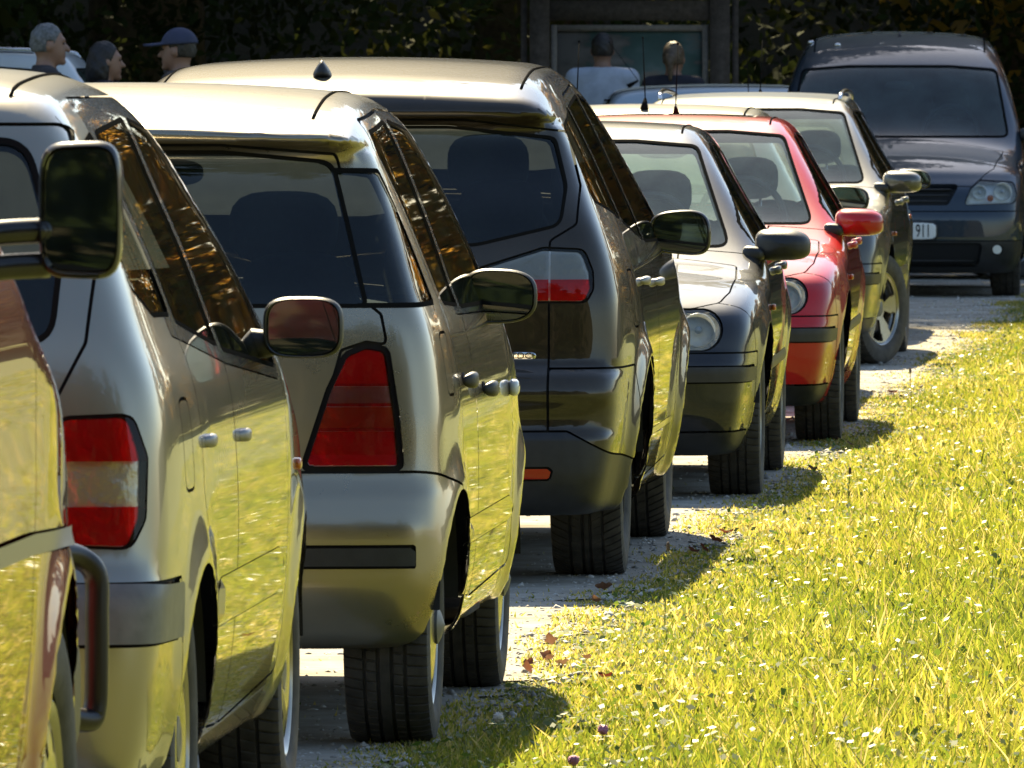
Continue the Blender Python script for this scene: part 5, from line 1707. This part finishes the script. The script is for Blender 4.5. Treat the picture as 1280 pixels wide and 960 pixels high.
def notice_board():
    e = empty("notice_board", (.94, 89.5, 0))
    s = 14000 / 89.5
    hw = 125 / s
    for sg in (-1, 1):
        mesh_obj("post", *box(.16, .16, 2.45, (sg * (hw - .08), 0, 1.22)), M_WOOD, e, smooth=False)
        mesh_obj("outer_post", *box(.05, .10, 2.30, (sg * (hw + .045), .05, 1.15)), M_WOOD, e, smooth=False)
    mesh_obj("beam", *box(2 * hw - .32, .12, .16, (0, 0, 2.04)), M_WOOD, e, smooth=False)
    mesh_obj("lower_rail", *box(2 * hw - .32, .10, .12, (0, 0, .95)), M_WOOD, e, smooth=False)
    fw, z0, z1 = hw - .17, 1.03, 1.925
    pn = mesh_obj("map_panel", *box(2 * fw - .06, .02, z1 - z0 - .06, (0, .01, (z0 + z1) / 2)), map_mat(), e, smooth=False)
    fr = empty("panel_frame"); fr.parent = e
    mw = principled("pale_frame_wood", (.21, .18, .15), .7, var=.2)
    for sg in (-1, 1):
        mesh_obj("frame_bar", *box(.05, .04, z1 - z0, (sg * (fw - .025), -.01, (z0 + z1) / 2)), mw, fr, smooth=False)
    for z in (z0 + .025, z1 - .025):
        mesh_obj("frame_bar", *box(2 * fw - .10, .04, .05, (0, -.01, z)), mw, fr, smooth=False)
    rf = empty("roof"); rf.parent = e
    for sg in (-1, 1):
        for k in range(5):
            a = R(28)
            c0 = .09 + k * .14
            V, F = box(2 * hw + .5, .17, .025, (0, 0, 0))
            rot = np.array(Matrix.Rotation(-sg * a, 3, 'X'))
            V = V @ rot.T + (0, sg * c0 * math.cos(a), 2.80 - c0 * math.sin(a) + .004 * (k % 2))
            mesh_obj("roof_board", V, F, M_WOOD, rf, smooth=False)
    tag(e, "weathered wooden notice board with faded teal map under a small roof", "notice board")
notice_board()

def side_car(label, pt, D, X, rz, dz, estate, grp):
    c = build_golf("parked_car", label, pt, D, X, 0, M_PLASTIC, dz=dz, estate=estate, away=True, res=(.05, .06, .05))
    c.root.rotation_euler = (0, 0, rz)
    c.root["group"] = grp
side_car("white tall car parked sideways behind the grey-haired man", P_WHITE, 76.6, -3.62, R(86), .30, True, "cars parked sideways at the back")
side_car("pale blue car parked sideways in front of the notice board", P_PALEBLUE, 84.3, 1.15, R(-88), .06, False, "cars parked sideways at the back")

M_SKIN = principled("skin", (.28, .155, .105), .5, var=.06)
def cap_sdf(P, a, b, ra, rb):
    a, b = np.array(a, float), np.array(b, float)
    d = b - a; L2 = d @ d
    t = np.clip(((P[0] - a[0]) * d[0] + (P[1] - a[1]) * d[1] + (P[2] - a[2]) * d[2]) / L2, 0, 1)
    q = (P[0] - a[0] - t * d[0]) ** 2 + (P[1] - a[1] - t * d[1]) ** 2 + (P[2] - a[2] - t * d[2]) ** 2
    return np.sqrt(q) - (ra + (rb - ra) * t)
def ell_sdf(P, c, r):
    k = np.sqrt(((P[0] - c[0]) / r[0]) ** 2 + ((P[1] - c[1]) / r[1]) ** 2 + ((P[2] - c[2]) / r[2]) ** 2)
    return (k - 1) * min(r)
def person(label, loc, face, H, female, hair, hair_col, top_col, shirt_col=None, trouser_col=(.03, .035, .05), arms='hang', cap=None, open_front=False):
    """standing figure of height H looking along +y before turning"""
    e = empty("person", loc, face)
    s = H / 1.78
    hs = 1.0
    sw = (.175 if female else .20)
    def arm_pts(sg):
        sh = (sg * sw, -.01, 1.45)
        if arms == 'folded' :
            return sh, (sg * .235, .02, 1.18), (sg * -.02 + sg * .06, .20, 1.16)
        if arms == 'pocket':
            return sh, (sg * .29, -.06, 1.18), (sg * .20, .07, .97)
        return sh, (sg * .245, -.015, 1.16), (sg * .255, .05, .90)
    def body(x, y, z):
        P = (x / s, y / s, z / s)
        d = ell_sdf(P, (0, .005, 1.665), (.076, .098, .115))                       # skull
        d = smin(d, ell_sdf(P, (0, .045, 1.605), (.056, .062, .070)), .04)         # face and jaw
        d = smin(d, cap_sdf(P, (0, .108, 1.66), (0, .128, 1.628), .010, .015), .018)   # nose
        d = smin(d, ell_sdf(P, (0, .098, 1.588), (.024, .014, .010)), .012)        # lips
        d = smin(d, ell_sdf(P, (0, .092, 1.553), (.026, .022, .020)), .02)         # chin
        d = smin(d, ell_sdf(P, (0, .095, 1.690), (.052, .016, .012)), .02)         # brow
        for sg in (-1, 1):
            d = -smin(-d, ell_sdf(P, (sg * .031, .108, 1.668), (.016, .016, .010)), .012) if False else smax(d, -ell_sdf(P, (sg * .031, .113, 1.668), (.018, .016, .010)), .012)
            d = smin(d, ell_sdf(P, (sg * .078, .005, 1.650), (.012, .022, .032)), .008)   # ears
        d = smin(d, cap_sdf(P, (0, -.012, 1.56), (0, -.03, 1.44), .056, .066), .03)  # neck
        d = smin(d, ell_sdf(P, (0, -.01, 1.30), (.165 if female else .185, .115, .22)), .06)
        d = smin(d, ell_sdf(P, (0, 0, 1.08), (.135 if female else .155, .10, .20)), .08)
        d = smin(d, ell_sdf(P, (0, -.01, .93), (.175, .115, .14)), .07)
        if female: d = smin(d, ell_sdf(P, (0, .085, 1.28), (.125, .06, .07)), .05)
        for sg in (-1, 1):
            a, b, c = arm_pts(sg)
            d = smin(d, cap_sdf(P, (sg * .05, -.025, 1.47), a, .055, .062), .05)
            d = smin(d, cap_sdf(P, a, b, .056, .042), .03)
            d = smin(d, cap_sdf(P, b, c, .042, .027), .02)
            hv = np.array(c) - np.array(b); hv /= np.linalg.norm(hv)
            h0 = np.array(c) + hv * .015; h1 = np.array(c) + hv * .085
            d = smin(d, cap_sdf(P, h0, h1, .027, .030), .02)
            side = np.cross(hv, (0, 0, 1.0)) if abs(hv[2]) < .8 else np.array((0, 1.0, 0))
            side = side - hv * (side @ hv); side /= np.linalg.norm(side)
            for q, (o_, ln) in enumerate(((-.030, .062), (-.010, .080), (.011, .076), (.031, .058))):
                f0 = h1 + side * o_; f1 = f0 + hv * ln * .55 + np.array((-sg * .006, 0, 0)); f2 = f1 + hv * ln * .45 + np.array((-sg * .016, 0, 0))
                d = smin(d, cap_sdf(P, f0, f1, .0105, .0095), .006); d = smin(d, cap_sdf(P, f1, f2, .0095, .008), .004)
            t0 = h0 + side * .026; t1 = t0 + hv * .035 + side * .022; t2 = t1 + hv * .03 + side * .004
            d = smin(d, cap_sdf(P, t0, t1, .013, .011), .01); d = smin(d, cap_sdf(P, t1, t2, .011, .009), .004)
            d = smin(d, cap_sdf(P, (sg * .092, 0, .90), (sg * .098, .015, .50), .092, .058), .04)
            d = smin(d, cap_sdf(P, (sg * .098, .015, .50), (sg * .10, -.02, .09), .056, .036), .02)
            d = smin(d, cap_sdf(P, (sg * .10, -.045, .045), (sg * .115, .13, .035), .042, .034), .03)
        return d * s
    lo, hi = (-.42 * s, -.24 * s, -.02), (.42 * s, .36 * s, 1.82 * s)
    def mk(nm, F, lo, hi, res, mat, par):
        V, Q = surface_nets(F, lo, hi, (res,) * 3, 1)
        return mesh_obj(nm, V, Q, mat, par)
    mk("body", body, lo, hi, .0155, M_SKIN, e)
    key = "_".join(label.split()[1:6])
    tc = principled("cloth_" + key, top_col, .85, var=.15, var_scale=12, bump=.3, bump_scale=25)
    def top(x, y, z):
        d = body(x, y, z) - .014 * s
        d = smax(d, np.maximum(.86 * s - z, z - 1.535 * s), .01)
        d = np.maximum(d, np.where(np.abs(x) > .15 * s, .93 * s - z, -1))
        d = np.maximum(d, -cap_sdf((x / s, y / s, z / s), (0, -.012, 1.50), (0, .0, 1.64), .064, .085) * s)
        if open_front:
            d = np.maximum(d, np.where(y > 0, (.016 + .10 * np.clip((z / s - 1.15) / .35, 0, 1)) * s - np.abs(x), -1))
        return d
    cl = mk("jacket" if open_front else "shirt", top, lo, (hi[0], hi[1], 1.60 * s), .016, tc, e)
    if shirt_col:
        sc_ = principled("shirt_" + key, shirt_col, .8, var=.08)
        def under(x, y, z):
            d = body(x, y, z) - .007 * s
            d = np.maximum(d, np.maximum(.92 * s - z, z - 1.50 * s - .02))
            d = np.maximum(d, np.abs(x) - .15 * s)
            return np.maximum(d, -cap_sdf((x / s, y / s, z / s), (0, -.02, 1.485), (0, .03, 1.62), .058, .075) * s)
        mk("inner_shirt", under, lo, (hi[0], hi[1], 1.60 * s), .016, sc_, e)
    tm = principled("trousers_" + key, trouser_col, .85, var=.2)
    def trousers(x, y, z):
        d = body(x, y, z) - .012 * s
        return np.maximum(np.maximum(d, np.maximum(.075 * s - z, z - .97 * s)), np.where(z > .70 * s, np.abs(x) - .20 * s, -1))
    mk("trousers", trousers, lo, (hi[0], hi[1], 1.05 * s), .022, tm, e)
    def shoes(x, y, z):
        return np.maximum(body(x, y, z) - .009, z - .10 * s)
    mk("shoes", shoes, lo, (hi[0], hi[1], .16), .014, M_PLASTIC, e)
    hm = principled("hair_" + key, hair_col, .55, var=.45, var_scale=45, bump=.4, bump_scale=60)
    def hairF(x, y, z):
        P = (x / s, y / s, z / s)
        wob = .0018 * np.sin(P[0] * 97 + 3 * np.sin(P[2] * 41)) * np.sin(P[1] * 83 + 2 * np.sin(P[2] * 29)) + .0015 * np.sin(P[2] * 61 + P[1] * 70)
        d = ell_sdf(P, (0, -.008, 1.678), (.085, .105, .119)) + wob
        cutf = P[1] - (.055 + .55 * (P[2] - 1.70))            # hairline over the brow
        cutf = np.where(P[2] > 1.735, P[1] - .2, cutf)
        d = smax(d, cutf, .012)
        d = smax(d, 1.615 - P[2], .01)
        d = np.maximum(d, -np.maximum(np.maximum(np.abs(P[1] - .012) - .026, .072 - np.abs(P[0])), P[2] - 1.685)) if hair == 'short' else d
        if hair == 'bob':
            b = ell_sdf(P, (0, -.040, 1.60), (.108, .088, .125)) + wob * 1.5
            b = smax(b, P[1] - .020, .012)
            d = smin(d, b, .03)
        if hair == 'pony':
            d = smin(d, ell_sdf(P, (0, -.105, 1.655), (.045, .040, .055)) + wob, .03)
            d = smin(d, cap_sdf(P, (0, -.12, 1.63), (0, -.115, 1.50), .030, .014) + wob, .02)
        return d * s
    mk("hair", hairF, (-.15 * s, -.2 * s, 1.4 * s), (.15 * s, .16 * s, 1.84 * s), .010, hm, e)
    for sg in (-1, 1):
        V, F = superbox(.022 * s, .014 * s, .013 * s, 2, (sg * .031 * s, .099 * s, 1.667 * s), 6)
        mesh_obj("eye", V, F, principled("eye_dark", (.05, .04, .035), .2), e)
    if cap:
        cm = principled("cap_cloth", cap, .8, var=.1)
        def capF(x, y, z):
            P = (x / s, y / s, z / s)
            d = ell_sdf(P, (0, -.004, 1.690), (.103, .122, .118))
            d = smax(d, 1.70 - .06 * P[1] - P[2], .008)
            br = np.maximum(ell_sdf(P, (0, .13, 1.705), (.085, .105, .2)), np.abs(P[2] - 1.708 + .10 * (P[1] - .1) + 1.5 * P[0] ** 2) - .007)
            return smin(d, np.maximum(br, .05 - P[1]), .01) * s
        mk("cap", capF, (-.15 * s, -.2 * s, 1.6 * s), (.15 * s, .28 * s, 1.84 * s), .009, cm, e)
    tag(e, label, "person", "people standing behind the cars")
def at(px, D):
    return ((px - 640) / 14000 * D, D, 0)
person("grey-haired person in dark jacket over pale blue shirt, in profile", at(60, 73), R(-84), 1.87, False, 'short', (.12, .123, .127), (.030, .026, .030), (.34, .46, .62), open_front=True)
person("dark-haired person with bobbed hair in dark clothes, in profile", at(131, 73.2), R(-80), 1.755, True, 'bob', (.014, .011, .010), (.028, .022, .024), arms='pocket')
person("person in a blue peaked cap and dark brown top", at(224, 73.4), R(76), 1.83, False, 'short', (.03, .025, .02), (.060, .048, .042), cap=(.035, .042, .085))
person("person in a pale blue-white shirt seen from behind at the notice board", at(753, 86.6), R(4), 1.845, False, 'short', (.02, .016, .014), (.40, .44, .52), arms='hang')
person("person with light brown tied-back hair and dark top at the notice board", at(842, 86.8), R(-14), 1.775, True, 'pony', (.11, .075, .045), (.018, .018, .028), arms='folded')
